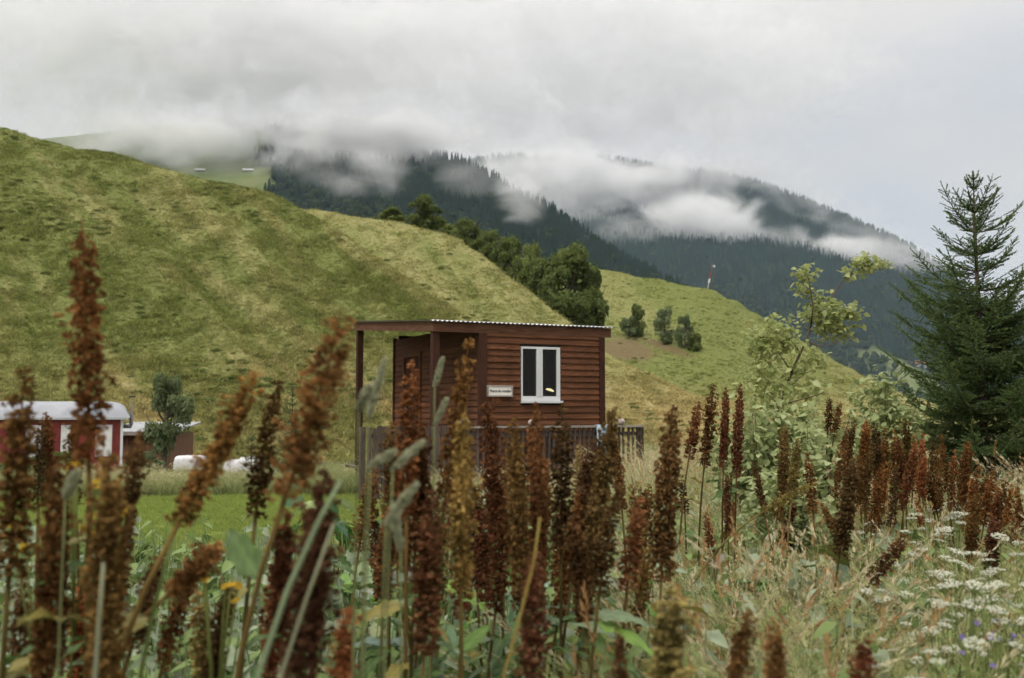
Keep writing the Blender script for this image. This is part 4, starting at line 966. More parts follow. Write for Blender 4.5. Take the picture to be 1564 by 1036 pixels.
# ------------------------------------------------------------------ dock plants with their brown seed spikes
def dock_head(seed, L=.36, rad=.030, branches=14, seeds=22, pitch=.0105, sz=.0043, bend=.0):
    rng = np.random.default_rng(seed); mb = MB(); P, A, B, S = [], [], [], []
    def spikelet(p0, d, l, r0, dens):
        n = max(2, int(l / pitch)); d = d / np.linalg.norm(d)
        for i in range(n):
            u = (i + rng.uniform(-.3, .3)) / n
            if rng.uniform() < .05: continue
            r_ = r0 * (1 - .75 * u ** 2) * rng.uniform(.75, 1.2); kn = max(2, int(dens / 4 * (1 - .45 * u) * rng.uniform(.8, 1.25)))
            for g in range(kn):
                o = rng.normal(0, 1, 3); o -= d * (o @ d); o /= np.linalg.norm(o) + 1e-9; m = int(rng.integers(5, 9))
                q = rng.normal(0, 1, (m, 3)); q /= np.linalg.norm(q, axis=1)[:, None]; q = q * .8 + o * .5
                c = p0 + d * (u * l + rng.normal(0, pitch * .2)) + o * r_ * rng.uniform(.55, 1.0) + q * .0048
                a = q - d * rng.uniform(-.3, .6, (m, 1)) + rng.normal(0, .3, (m, 3)); a /= np.linalg.norm(a, axis=1)[:, None]
                b = np.cross(a, rng.normal(0, 1, (m, 3))); b /= np.linalg.norm(b, axis=1)[:, None] + 1e-9; s_ = sz * rng.uniform(.6, 1.1, m)
                P.append(c); A.append(a * s_[:, None]); B.append(b * (s_ * .85)[:, None]); S.append(np.clip(rng.normal(.45, .2) + rng.normal(0, .14, m), 0, 1))
    up = np.array([0, 0, 1.0]); spikelet(np.zeros(3), up, L, rad * .55, seeds * 1.25)
    for k in range(branches):
        f = (k + rng.uniform(0, .9)) / branches * .78; a = k * 2.4 + rng.normal(0, .4); l = rng.uniform(.08, .15) * (1 - .55 * f) * L / .36
        d = up + .24 * np.array([math.cos(a), math.sin(a), 0]) * rng.uniform(.6, 1.25); spikelet(up * f * L + d * .004, d, l, rad * .36, seeds * .62)
    P, A, B, S = (np.concatenate(x) for x in (P, A, B, S))
    bx = bend * (P[:, 2] / L) ** 2 * L; P[:, 0] += bx
    S = np.clip(S + .16 * np.sin(P[:, 2] / L * rng.uniform(6, 14) + seed) + .18 * (P[:, 2] / L - .4), 0, 1)
    mb.quads(P, A, B, S); zz = np.linspace(-.01, L, 8); mb.tube(np.stack([bend * (np.clip(zz, 0, 9) / L) ** 2 * L, 0 * zz, zz], 1), np.linspace(.003, .001, 8), 5, .35)
    return mb.mesh('seed_head', M['seed'])
heads = [dock_head(200 + k, rad=.030 + .004 * (k % 3), branches=18 + 2 * (k % 4), bend=(-.05, .0, .04, .06, -.03, .03)[k % 6], pitch=.010 + .002 * (k % 3)) for k in range(9)]
wide_heads = [dock_head(240 + k, rad=.050, branches=32, bend=(-.03, .0, .03)[k], pitch=.011, seeds=26) for k in range(3)]
def big_leaf(k, width, droop, notch):
    """a veined leaf with ruffled, toothed edge along +Y, unit length"""
    rng = np.random.default_rng(500 + k); nr, nc = 11, 9; u = np.linspace(0, 1, nr); v = np.linspace(-1, 1, nc); V, S = [], []
    prof = np.sin(np.pi * u ** .6) ** .8 * width * .5 + .006; prof = prof * (1 + .10 * np.where(np.arange(nr) % 2 == 0, 1, -1))
    if notch: prof[0] = width * .24; prof[1] = width * .40
    ph = rng.uniform(0, 6)
    for i in range(nr):
        for j in range(nc):
            x = v[j] * prof[i]; y = u[i] - (notch * .20 * abs(v[j]) ** 1.2 * (1 - u[i]) ** 3) + .10 * abs(v[j]) * (width * .5) * (1 - u[i])
            z = -droop * u[i] ** 2 + .30 * abs(x) - .35 * abs(x) ** 1.5 + abs(v[j]) ** 2 * .035 * math.sin(u[i] * 17 + ph + (2 if j > nc // 2 else 0)) + .012 * rng.normal()
            V.append((x, y, z)); vein = 1.0 if j == nc // 2 else (.55 if (i + abs(j - nc // 2)) % 3 == 0 else 0); S.append(np.clip(.32 + .4 * vein + .13 * rng.normal() - .2 * (rng.uniform() < .05), 0, 1))
    F = [(i * nc + j, i * nc + j + 1, (i + 1) * nc + j + 1, (i + 1) * nc + j) for i in range(nr - 1) for j in range(nc - 1)]
    if k % 2: F = [f for f in F if rng.uniform() > .03]
    mb = MB(); mb.add(V, F, S); return mb.mesh('leaf', M['bigleaf'], True)
leafs = [big_leaf(k, (.26, .32, .24, .62, .78, .70)[k], (.30, .50, .18, .30, .45, .15)[k], 1.0 if k > 2 else 0.0) for k in range(6)]
COL = dict(rust=(.205, .086, .032), brown=(.158, .074, .030), dark=(.100, .050, .024), olive=(.225, .165, .062), tan=(.300, .170, .066))
LEAFC = dict(green=(.090, .150, .042), grey=(.220, .285, .175), pale=(.360, .430, .290), bright=(.18, .30, .06), yellow=(.26, .22, .06), red=(.20, .09, .045))
ORD = 'first second third fourth fifth sixth seventh eighth ninth tenth eleventh twelfth thirteenth fourteenth fifteenth sixteenth seventeenth eighteenth nineteenth twentieth twenty-first twenty-second'.split()
drng = np.random.default_rng(77); dk = [0]
def place(px, d, near=3.2, far=4.4):
    z = next(t for x, t in ((110, 'below the wagon windows'), (200, 'below the tallest dock spike'), (300, 'below the shed and willow'), (400, 'below the white tarpaulins'), (470, 'left of the porch'), (540, 'below the roof edge of the porch'), (605, 'below the open porch'), (665, 'below the cabin door'), (735, 'below the porch post'), (790, 'below the white sign'),
        (860, 'below the window'), (930, 'below the right cabin corner'), (990, 'below the fence end'), (1060, 'right of the fence end'), (1130, 'below the spike cluster left of the sapling'), (1200, 'below the sapling foot'), (1290, 'below the shrubs'), (1350, 'beside the thick dark spike'), (1400, 'below the pale shrub'), (1450, 'below the left spruce boughs'), (1510, 'below the spruce trunk'), (9999, 'at the right frame edge')) if px < x)
    return ('in front, ' if d < near else 'farther back, ' if d > far else '') + z
def dock(tx, ty, bx, by, w, d, col, label, group=None, leaves=2, d2=None):
    tip, bot = at(tx, ty, d + drng.normal(0, .05)), at(bx + drng.normal(0, 7), by, d); v = tip - bot; L = v.length; k = dk[0]; dk[0] += 1
    lean = Vector((v.x, v.y, 0)) / max(v.z, .05); hb = bot.z
    gx, gy = bot.x - lean.x * min(.30, hb * .5), d - lean.y * min(.3, hb * .5)
    t = thing('dock_plant', label, 'plant', (gx, gy, gz(gx, gy)), 0, group); g = Vector((gx, gy, gz(gx, gy)))
    c = COL[col]; c = tuple(x * drng.uniform(.85, 1.2) for x in c); g_ = drng.uniform(0, .25); c = tuple(x * (1 - g_) + y * g_ for x, y in zip(c, (.20, .135, .05)))
    r_ = w / FPX * d / 2 / (.024 if d < 1.7 else .027); me = heads[int(drng.integers(0, len(heads)))]
    if r_ > 1.35: r_ *= .60; me = wide_heads[int(drng.integers(0, 3))]
    h = ob('seed_head', me, t, bot - g, (0, 0, 0), (r_, r_, L / .36), c); h.rotation_euler = (v.to_track_quat('Z', 'Y').to_matrix() @ Matrix.Rotation(drng.uniform(0, 6.28), 3, 'Z')).to_euler()
    n = 9; s_ = np.linspace(0, 1, n); P0, P2 = np.zeros(3), np.array(bot - g); P1 = P2 - np.array(v.normalized()) * min(.4, P2[2] * .6)
    P = ((1 - s_) ** 2)[:, None] * P0 + (2 * s_ * (1 - s_))[:, None] * P1 + (s_ ** 2)[:, None] * P2
    mb = MB(); mb.tube(P, np.linspace(.0065, .0038, n), 6, .5); ob('stem', mb.mesh('stem', M['stem'], True), t, color=tuple(.5 * a + .5 * b for a, b in zip(c, (.10, .10, .035))))
    for q in range(leaves):
        f = drng.uniform(.3, .95); p = [float(np.interp(f, s_, P[:, i])) for i in range(3)]
        lc = LEAFC[('green', 'grey', 'green', 'green', 'yellow', 'bright')[int(drng.integers(0, 6))]]; ls = drng.uniform(.08, .17)
        ob('leaf', leafs[int(drng.integers(0, 3))], t, p, (drng.uniform(-.1, .7), drng.normal(0, .3), drng.uniform(0, 6.28)), (ls, ls, ls), lc)
    return t
# tip, foot of the head, width in the photograph, distance, colour
for a in [
    (134, 338, 140, 712, 54, 1.55, 'rust', 'tallest rust-brown dock spike, standing alone above the red wagon'),
    (38, 558, 14, 880, 56, 1.6, 'brown', 'dock spike at the left frame edge in front of the wagon'),
    (84, 690, 66, 1060, 76, 1.45, 'dark', 'thick dark dock spike in the bottom left corner'),
    (166, 688, 160, 1060, 62, 1.5, 'brown', 'dock spike standing right below the tallest spike'),
    (216, 655, 196, 880, 38, 1.9, 'dark', 'narrow dark dock spike in front of the shed'),
    (403, 572, 272, 800, 46, 1.55, 'tan', 'olive-tan dock spike leaning right in front of the white tarpaulins'),
    (417, 578, 396, 790, 42, 2.0, 'dark', 'upright dark dock spike right of the leaning olive-tan one'),
    (541, 474, 432, 760, 62, 1.4, 'rust', 'big rust dock spike leaning right against the porch roof edge'),
    (504, 715, 452, 1070, 92, 1.25, 'dark', 'broad blurred dark red dock spike at the bottom left of centre'),
    (350, 838, 258, 905, 36, 1.6, 'tan', 'drooping short tan dock spike low over the lawn'),
    (712, 512, 688, 770, 40, 2.2, 'brown', 'tall dock spike rising between porch post and cabin wall'),
    (622, 548, 612, 790, 46, 2.1, 'brown', 'dock spike in front of the cabin door'),
    (642, 640, 632, 850, 44, 2.2, 'dark', 'dark dock spike below the porch post'),
    (703, 620, 700, 905, 44, 1.9, 'olive', 'olive-green dock spike left of the white sign'),
    (662, 745, 648, 1000, 54, 1.8, 'brown', 'brown dock spike at the lower centre under the porch'),
    (782, 632, 786, 905, 52, 2.2, 'brown', 'dock spike just right of the white sign'),
    (822, 612, 815, 890, 50, 2.25, 'rust', 'dock spike whose tip crosses the window sill'),
    (858, 618, 850, 840, 44, 2.5, 'dark', 'dock spike below the right end of the window'),
    (935, 622, 896, 905, 56, 2.4, 'brown', 'dock spike at the right cabin corner'),
    (918, 662, 885, 840, 40, 2.6, 'dark', 'darker short dock spike close behind the cabin corner spike'),
    (1026, 618, 1014, 890, 64, 2.5, 'brown', 'sharp full dock spike right of the fence end'),
    (812, 840, 812, 1070, 52, 1.75, 'dark', 'dark dock spike at the bottom centre'),
    (750, 600, 752, 830, 36, 2.7, 'dark', 'thin dark dock spike below the white sign'),
    (598, 640, 590, 820, 34, 2.4, 'dark', 'thin dark dock spike left of the cabin door'),
    (1010, 905, 1022, 1090, 60, 1.5, 'olive', 'blurred olive dock spike at the bottom right of centre'),
    (946, 955, 940, 1090, 26, 1.7, 'dark', 'short dark dock tip at the bottom frame edge under the cabin'),
    (1146, 930, 1112, 1080, 34, 1.6, 'brown', 'dock tip leaning right at the bottom edge below the grass'),
    (1188, 945, 1188, 1090, 34, 1.6, 'rust', 'upright dock tip at the bottom edge right of the leaning tip'),
    (1316, 975, 1314, 1100, 34, 1.6, 'brown', 'lone dock tip at the bottom edge under the pale grass'),
    (535, 930, 530, 1090, 40, 1.5, 'rust', 'blurred reddish dock tip at the bottom edge left of centre'),
    (1305, 700, 1292, 850, 46, 3.6, 'dark', 'thick dark dock spike in the middle of the right meadow'),
    (1246, 735, 1158, 782, 18, 4.0, 'olive', 'olive dock spike fallen over in front of the shrubs'),
    (1380, 812, 1332, 892, 30, 3.3, 'dark', 'broken dark dock spike leaning right among white flowers'),
    (1068, 612, 1068, 700, 22, 4.6, 'brown', 'lowest dock spike of the cluster left of the sapling'),
    (1090, 586, 1084, 712, 24, 4.6, 'dark', 'left tall dock spike of the cluster left of the sapling'),
    (1108, 590, 1105, 715, 24, 4.7, 'brown', 'middle dock spike of the cluster left of the sapling'),
    (1130, 585, 1124, 730, 26, 4.7, 'brown', 'right dock spike of the cluster left of the sapling'),
    (1268, 605, 1266, 660, 14, 6.2, 'dark', 'thin dock spike poking out of the shrub right of the sapling'),
    (1282, 612, 1281, 668, 13, 6.2, 'brown', 'shorter thin dock spike poking out of the shrub'),
    (1236, 690, 1238, 785, 22, 4.2, 'brown', 'brown dock spike in front of the low shrub'),
    (1198, 650, 1192, 752, 30, 4.4, 'olive', 'broad olive dock spike in front of the sapling foot'),
    (1218, 668, 1206, 760, 26, 4.3, 'olive', 'second olive dock spike right of the broad olive one'),
    (1492, 752, 1502, 860, 30, 3.9, 'brown', 'dock spike in front of the lower right white flowers'),
    (1518, 790, 1522, 880, 26, 3.7, 'dark', 'dark dock spike near the right edge among white flowers')]:
    dock(*a[:8], leaves=6 if a[5] < 3 else 2)
# second, smaller heads of the same thickets
for k, (px, py, ln, w, d, col) in enumerate(((60, 640, 130, 26, 2.6, 'dark'), (75, 628, 120, 22, 2.7, 'brown'), (105, 640, 130, 24, 2.6, 'dark'))):
    dock(px, py, px - 3, py + ln, w, d, col, ORD[k] + ' small dock spike from the left in front of the wagon windows', 'small dock spikes before the wagon', 1)
for k, (px, py) in enumerate(sorted(((1292, 648), (1304, 640), (1316, 646), (1328, 640), (1340, 644), (1352, 652), (1364, 655), (1387, 638), (1399, 664), (1412, 660), (1424, 668), (1436, 662), (1298, 668), (1322, 662), (1346, 670), (1376, 668)))):
    dock(px, py, px - drng.uniform(-6, 10), py + drng.uniform(80, 115), drng.uniform(15, 20), drng.uniform(5.2, 6.2), ('brown', 'rust', 'dark', 'brown')[k % 4], ORD[k] + ' slim dock spike from the left in the dense row between shrub and spruce', 'dock spikes in the row left of the spruce', 1)
for k, (px, py) in enumerate(sorted(((1456, 684), (1478, 676), (1494, 712), (1506, 722), (1518, 716), (1532, 728), (1546, 738), (1558, 742), (1466, 700), (1524, 745), (1488, 730), (1550, 760)))):
    dock(px, py, px - drng.uniform(0, 22), py + drng.uniform(80, 120), drng.uniform(15, 21), drng.uniform(4.6, 5.6), ('rust', 'brown', 'brown')[k % 3], ORD[k] + ' slim dock spike from the left in the row below the spruce', 'dock spikes in the row below the spruce', 1)
for k in range(22):
    px = 545 + 470 * (k + drng.uniform(0, 1)) / 22; py = drng.uniform(640, 755)
    dock(px, py, px - drng.uniform(-15, 20), py + drng.uniform(110, 200), drng.uniform(20, 32), drng.uniform(2.8, 3.8), ('dark', 'brown', 'brown', 'olive')[k % 4], 'short %s dock spike in the thicket before the fence, %s' % (('dark', 'brown', 'brown', 'olive')[k % 4], ORD[k] + ' from the left'), 'short dock spikes before the fence', 2)
for k in range(8):
    px = 1040 + 220 * (k + drng.uniform(0, 1)) / 8; py = drng.uniform(700, 790)
    dock(px, py, px - drng.uniform(-15, 15), py + drng.uniform(50, 90), drng.uniform(14, 20), drng.uniform(4.0, 5.0), ('dark', 'brown')[k % 2], ORD[k] + ' small dock spike from the left in the grass below the sapling', 'small dock spikes below the sapling', 1)

for k in range(14):
    px = 560 + 450 * (k + drng.uniform(0, 1)) / 14; py = drng.uniform(735, 850)
    dock(px, py, px - drng.uniform(-25, 30), py + drng.uniform(130, 210), drng.uniform(26, 40), drng.uniform(2.1, 2.8), ('brown', 'dark', 'rust', 'olive', 'brown')[k % 5], ORD[k] + ' from the left of the low dock spikes at the bottom centre', 'low dock spikes at the bottom centre', 3)
for k in range(12):
    px = 10 + 500 * (k + drng.uniform(0, 1)) / 12; py = drng.uniform(760, 900)
    dock(px, py, px - drng.uniform(-25, 45), py + drng.uniform(140, 230), drng.uniform(30, 46), drng.uniform(1.7, 2.3), ('dark', 'brown', 'rust', 'tan')[k % 4], ORD[k] + ' from the left of the low dock spikes at the bottom left', 'low dock spikes at the bottom left', 3)
for k in range(10):
    px = 1292 + 150 * (k + drng.uniform(0, 1)) / 10; py = drng.uniform(672, 720)
    dock(px, py, px - drng.uniform(-10, 14), py + drng.uniform(70, 110), drng.uniform(15, 22), drng.uniform(4.6, 5.3), ('brown', 'rust', 'dark')[k % 3], ORD[k] + ' from the left of the lower front row of dock spikes left of the spruce', 'front row of dock spikes left of the spruce', 1)

# ------------------------------------------------------------------ broad-leaved plants low down
def leafy_plant(x, y, H, n, ls, cols, label, group):
    t = thing('broad_leaved_plant', label, 'plant', (x, y, gz(x, y)), drng.uniform(0, 6.28), group); mb = MB()
    for k in range(n):
        a = k * 2.4 + drng.normal(0, .3); h = H * drng.uniform(.35, 1.0); r_ = drng.uniform(.05, .18); s_ = np.linspace(0, 1, 5)
        P = np.stack([r_ * s_ ** 1.5 * math.cos(a), r_ * s_ ** 1.5 * math.sin(a), h * s_], 1); mb.tube(P, np.linspace(.005, .003, 5), 5, .5)
        s = ls * drng.uniform(.6, 1.25); lc = LEAFC[cols[int(drng.integers(0, len(cols)))]]; lc = tuple(c * drng.uniform(.75, 1.2) for c in lc)
        ob('leaf', leafs[int(drng.integers(2, 6))], t, P[-1], (drng.normal(-.55, .45), drng.normal(0, .35), a - math.pi / 2 + drng.normal(0, .5)), (s, s, s), lc)
    ob('stalks', mb.mesh('stalks', M['stem'], True), t, color=(.17, .19, .07))
for k in range(84):
    y = drng.uniform(2.5, 5.8); px = drng.uniform(470, 1010); x = (px - CX) / FPX * y
    leafy_plant(x, y, drng.uniform(.5, .84) - (.10 if y < 2.8 else 0), 9, .17, ('grey', 'grey', 'pale', 'green', 'green', 'bright'), 'grey-green broad-leaved plant ' + place(px, y), 'broad-leaved plants below the centre spikes')
for k in range(30):
    y = drng.uniform(2.1, 3.8); px = drng.uniform(-20, 470); x = (px - CX) / FPX * y
    leafy_plant(x, y, drng.uniform(.40, .66), 8, .14, ('green', 'green', 'grey', 'bright'), 'green broad-leaved plant ' + place(px, y, 2.6, 3.2), 'broad-leaved plants at the lower left')
for k in range(22):
    y = drng.uniform(3.4, 5.0); px = drng.uniform(1060, 1380); x = (px - CX) / FPX * y
    leafy_plant(x, y, drng.uniform(.55, .82), 7, .14, ('grey', 'green', 'green'), 'broad-leaved meadow plant ' + place(px, y, 3.9, 4.5), 'broad-leaved plants below the sapling')

# ------------------------------------------------------------------ white umbels, yellow and violet flowers, pale grass heads
def umbel_head(seed):
    rng = np.random.default_rng(seed); mb = MB(); n = 80; r_ = .032 * np.sqrt(rng.uniform(0, 1, n)); a = rng.uniform(0, 6.28, n)
    P = np.stack([r_ * np.cos(a), r_ * np.sin(a), .012 - 4 * r_ ** 2 + rng.normal(0, .002, n)], 1)
    A = rng.normal(0, 1, (n, 3)); A[:, 2] *= .3; A /= np.linalg.norm(A, axis=1)[:, None]; B = np.cross(A, np.array([0, 0, 1.0]) + .3 * rng.normal(0, 1, (n, 3)))
    mb.quads(P, A * .0042, B * .0042, np.clip(rng.normal(.6, .25, n), 0, 1)); return mb.mesh('flower_head', M['floret'])
uh = [umbel_head(k) for k in range(4)]
def umbel(px, py, lab, grp):
    z = drng.uniform(.66, .84); d = (EYE - z) * FPX / (py - HOR); b = at(px, py, d); t = thing('umbel_flower', lab, 'flower', (b.x, d, 0), 0, grp); mb = MB()
    for k in range(int(drng.integers(3, 6))):
        e = np.array([drng.normal(0, .07), drng.normal(0, .07), z - drng.uniform(0, .10)]) if k else np.array([0, 0, z]); f = z * .62
        mb.tube([(0, 0, 0 if k == 0 else f), (e[0] * .5, e[1] * .5, (f + e[2]) / 2), (e[0], e[1], e[2] - .02)], [.0025, .002, .0016], 5, .5)
        for q in range(6): a = q * 1.05; mb.tube([(e[0], e[1], e[2] - .02), (e[0] + .024 * math.cos(a), e[1] + .024 * math.sin(a), e[2] + .006)], .0008, 3, .5, False)
        s = drng.uniform(.45, .75) * (1.35 if py < 850 else 1); ob('flower_head', uh[int(drng.integers(0, 4))], t, e, (drng.normal(0, .18), drng.normal(0, .18), drng.uniform(0, 6)), (s, s, s))
    ob('stem', mb.mesh('stem', M['stem'], True), t, color=(.16, .20, .07))
for k in range(58):
    u = drng.uniform(0, 1); py = 728 + 275 * u ** 1.9; px = 1432 + 60 * u + drng.normal(0, 55)
    umbel(min(px, 1580), py, 'white umbel wildflower %s %s' % ('at the bottom' if py > 920 else 'half way up the meadow' if py > 810 else 'at the top of the meadow', place(px, 4)), 'white umbels in the right meadow')
for px, py in ((1352, 745), (1330, 800), (1365, 860), (1325, 900)): umbel(px, py, 'white umbel wildflower near the thick dark spike of the right meadow', 'white umbels near the thick dark spike')
def petals(mb, rng, c, r_, n, tilt):
    m = np.array(Euler(tilt).to_matrix())
    for k in range(n):
        a = k * 6.283 / n; d = m @ np.array([math.cos(a), math.sin(a), .15]); w = m @ np.array([-math.sin(a), math.cos(a), 0]) * r_ * .25
        mb.add([c, c + d * r_ * .6 - w, c + d * r_, c + d * r_ * .6 + w], [(0, 1, 2), (0, 2, 3)], rng.uniform(.2, 1))
def flower(px, py, d, n, mat, lab, name, r_=.016):
    b = at(px, py, d); rng = np.random.default_rng(int(px)); t = thing(name, lab, 'flower', (b.x, d, 0)); st = MB()
    for k in range(n):
        e = np.array([rng.normal(0, .028), rng.normal(0, .028), b.z + rng.normal(0, .022)]); st.tube([(0, 0, 0 if k == 0 else b.z * .75), (e[0] * .4, e[1] * .4, b.z * .85), tuple(e)], .002, 5)
        mb = MB(); petals(mb, rng, np.zeros(3), r_ * .62, 9, (rng.normal(0.5, .5), rng.normal(0, .5), 0)); ob('flower_head', mb.mesh('flower_head', M[mat]), t, e)
    ob('stem', st.mesh('stem', M['stem'], True), t, color=(.15, .17, .05))
flower(120, 715, 1.7, 6, 'yellow', 'yellow flower cluster between the two left dock spikes', 'yellow_flower')
flower(66, 795, 1.7, 6, 'yellow', 'yellow flowers at the left edge beside the thick dark spike', 'yellow_flower')
flower(140, 790, 1.75, 5, 'yellow', 'small yellow flowers low beneath the tallest dock spike', 'yellow_flower')
flower(335, 885, 1.7, 6, 'yellow', 'yellow flowers hanging beside the drooping tan spike', 'yellow_flower')
flower(1528, 965, 2.3, 7, 'violet', 'small violet flower cluster in the bottom right corner', 'violet_flower', .013)
flower(1500, 990, 2.2, 4, 'violet', 'few violet florets left of the violet cluster', 'violet_flower', .013)
def timothy(tx, ty, bx, by, w, d, lab, name='grass_stalk', droop=0.0):
    tip, bot = at(tx, ty, d), at(bx, by, d); rng = np.random.default_rng(int(tx * 7 + ty)); v = tip - bot
    g = Vector((bot.x - v.x * .8, d, 0)); t = thing(name, lab, 'grass', g); a, b = np.array(bot - g), np.array(tip - g); mb = MB()
    s_ = np.linspace(0, 1, 10)[:, None]; mid = a * .6 + np.array([0, 0, .1]); P = (1 - s_) ** 2 * 0 + 2 * s_ * (1 - s_) * mid + s_ ** 2 * a
    st = MB(); st.tube(P, np.linspace(.0024, .0014, 10), 5, .5); ob('stem', st.mesh('stem', M['stem'], True), t, color=(.19, .21, .09))
    n = 420; u = rng.uniform(0, 1, n); r_ = .75 * w / FPX * d / 2 * np.sin(np.pi * np.clip(u * .92 + .06, 0, 1)) ** .5; q = rng.normal(0, 1, (n, 3)); q /= np.linalg.norm(q, axis=1)[:, None]
    dd = (b - a) / np.linalg.norm(b - a); q -= dd * (q @ dd)[:, None] * .8; c = a + (b - a) * u[:, None] + q * (r_ * rng.uniform(.3, 1, n))[:, None]
    A = q * .5 + dd * .8; A /= np.linalg.norm(A, axis=1)[:, None]; B = np.cross(A, rng.normal(0, 1, (n, 3))); B /= np.linalg.norm(B, axis=1)[:, None]
    mb.quads(c, A * .006, B * .0022, rng.uniform(0, 1, n)); ob('seed_head', mb.mesh('seed_head', M['timothy']), t)
for a in ((588, 548, 562, 640, 20, 1.5, 'upper pale fuzzy grass head in front of the open porch'), (566, 590, 548, 625, 26, 1.45, 'short pale grass head left of the upper fuzzy one'),
          (646, 676, 600, 715, 18, 1.4, 'pale grass head leaning right before the cabin door'), (602, 690, 566, 712, 18, 1.4, 'pale grass head lying left of the cabin door'),
          (636, 740, 590, 800, 22, 1.35, 'pale drooping grass head below the porch fence'), (600, 770, 612, 840, 18, 1.4, 'pale grass head low under the porch fence'),
          (682, 610, 664, 650, 12, 1.9, 'thin grey-green grass head right of the porch post'), (676, 548, 664, 590, 12, 1.9, 'small pale grass head high beside the porch post'),
          (118, 720, 100, 760, 24, 1.4, 'blurred pale grass head beside the left yellow flowers')):
    timothy(*a)
def stalk(pts, d, lab, r_=.004, col=(.30, .31, .19)):
    P = [at(x, y, d) for x, y in pts]; g = Vector((P[0].x, d, 0)); t = thing('tall_grass', lab, 'grass', g); Q = [np.zeros(3)] + [np.array(p - g) for p in P]
    mb = MB(); mb.tube(Q, np.linspace(r_, r_ * .6, len(Q)), 6, .5); ob('stem', mb.mesh('stem', M['stem'], True), t, color=col)
stalk([(145, 1040), (152, 940), (158, 860)], 1.2, 'blurred pale stem rising at the bottom left', .0035)
stalk([(395, 1030), (440, 900), (490, 790), (520, 735)], 1.15, 'blurred pale green stem leaning right left of centre', .004, (.24, .30, .17))
stalk([(430, 1030), (470, 910), (510, 800)], 1.2, 'second blurred pale stem right of the leaning pale green one', .003)
stalk([(770, 1030), (790, 960), (815, 860), (825, 790)], 1.5, 'yellow stem rising at the bottom centre', .003, (.36, .27, .08))
stalk([(215, 1030), (235, 930), (262, 830)], 1.5, 'green stem under the leaning olive-tan spike', .004, (.16, .20, .06))

# ------------------------------------------------------------------ meadow grass, dry grass and lawn
rng = np.random.default_rng(11)
kinds = tuft_protos(300, 46, .62, .10, .75, .0030, 4, [M['grass']], 4, plume=.12) + tuft_protos(320, 40, .72, .10, .85, .0032, 4, [M['straw']], 4, plume=.3) + tuft_protos(340, 26, .74, .10, .6, .0022, 4, [M['rustgrass']], 2, plume=.5)
n = 17000; Yd = 1.3 + 12.7 * rng.uniform(0, 1, n) ** 1.25; px = rng.uniform(-250, 1900, n); X = (px - CX) / FPX * Yd
lawn = LAWN(X, Yd); keep = rng.uniform(0, 1, n) > lawn * (1.02 - .40 * sstep(10.5, 7, Yd))
keep &= ~((px > 470) & (px < 1010) & (Yd < 5.2) & (rng.uniform(0, 1, n) < .86))
keep &= ~((px < 470) & (rng.uniform(0, 1, n) < .35))
cl = (X - CO.x) * math.cos(CA) + (Yd - CO.y) * math.sin(CA); cb = -(X - CO.x) * math.sin(CA) + (Yd - CO.y) * math.cos(CA)
keep &= ~((cl > -1.4) & (cl < 3.5) & (cb > -.85))
keep &= ~((Yd < 2.3) & (px > 500) & (px < 1000))
X, Yd, px = X[keep], Yd[keep], px[keep]; n = len(X)
dry = fbm(X * .8, Yd * .8, 5, 3) + .10 * sstep(1000, 1250, px) + .05 * sstep(5, 9, Yd) - .06 * sstep(500, 100, px) - .14 * sstep(1300, 1400, px) * sstep(6.5, 5, Yd) + rng.normal(0, .10, n)
idx = np.where(dry > .17, rng.integers(4, 8, n), rng.integers(0, 4, n)); idx = np.where((dry > .02) & (rng.uniform(0, 1, n) < .07), rng.integers(8, 10, n), idx)
s = rng.uniform(.75, 1.2, n) * np.where(px < 480, .78, 1.0) * np.where((px > 440) & (px < 960), .78, 1.0); s *= np.where((px > 930) & (Yd > 6), 1.12, 1.0) * np.where(LAWN(X, Yd) > .3, .5, 1.0)
lean = rng.normal(.12, .12, n)
scatter('meadow_grass', np.stack([X, Yd, ground_z(X, Yd) - .01], 1), np.stack([rng.normal(0, .1, n), lean, rng.normal(0, .9, n)], 1), np.stack([s, s, s], 1), idx, kinds)
lk = tuft_protos(360, 14, .055, .05, .6, .0028, 2, [M['lawn']], 3)
n = 26000; Yd = rng.uniform(5.4, 15.1, n); X = rng.uniform(-9.2, -.4, n); keep = (LAWN(X, Yd) > rng.uniform(.1, .9, n)) & (np.abs(X / Yd) < .58); X, Yd = X[keep], Yd[keep]; n = len(X); s = rng.uniform(.7, 1.5, n) * (1 + .7 * sstep(9, 5.5, Yd))
scatter('lawn_grass', np.stack([X, Yd, ground_z(X, Yd)], 1), np.stack([0 * s, 0 * s, rng.uniform(0, 6.28, n)], 1), np.stack([s, s, s], 1), rng.integers(0, 3, n), lk)
# low leafy herbs between the stems
hk = []
for k in range(4):
    r2 = np.random.default_rng(950 + k); mb = MB()
    for q in range(5):
        a = r2.uniform(0, 6.28); x, y = r2.normal(0, .05, 2); h = r2.uniform(.30, .62); dx, dy = r2.normal(0, .07, 2)
        mb.tube([(x, y, 0), (x + dx * .5, y + dy * .5, h * .5), (x + dx, y + dy, h)], [.003, .0025, .0015], 4, .3)
        for w in range(9):
            f = r2.uniform(.25, 1.0); e = np.array(Euler((r2.normal(-.4, .4), r2.normal(0, .3), w * 2.4 + r2.normal(0, .3))).to_matrix()); sz = r2.uniform(.045, .10) * (1.15 - .4 * f)
            mb.add((_LV * np.array([.75, 1, 1]) * sz) @ e.T + np.array([x + dx * f, y + dy * f, h * f]), _LF, np.clip(r2.normal(.45, .25), 0, 1))
    hk.append(mb.mesh('herb', M['herb' if k < 3 else 'paleherb'], True))
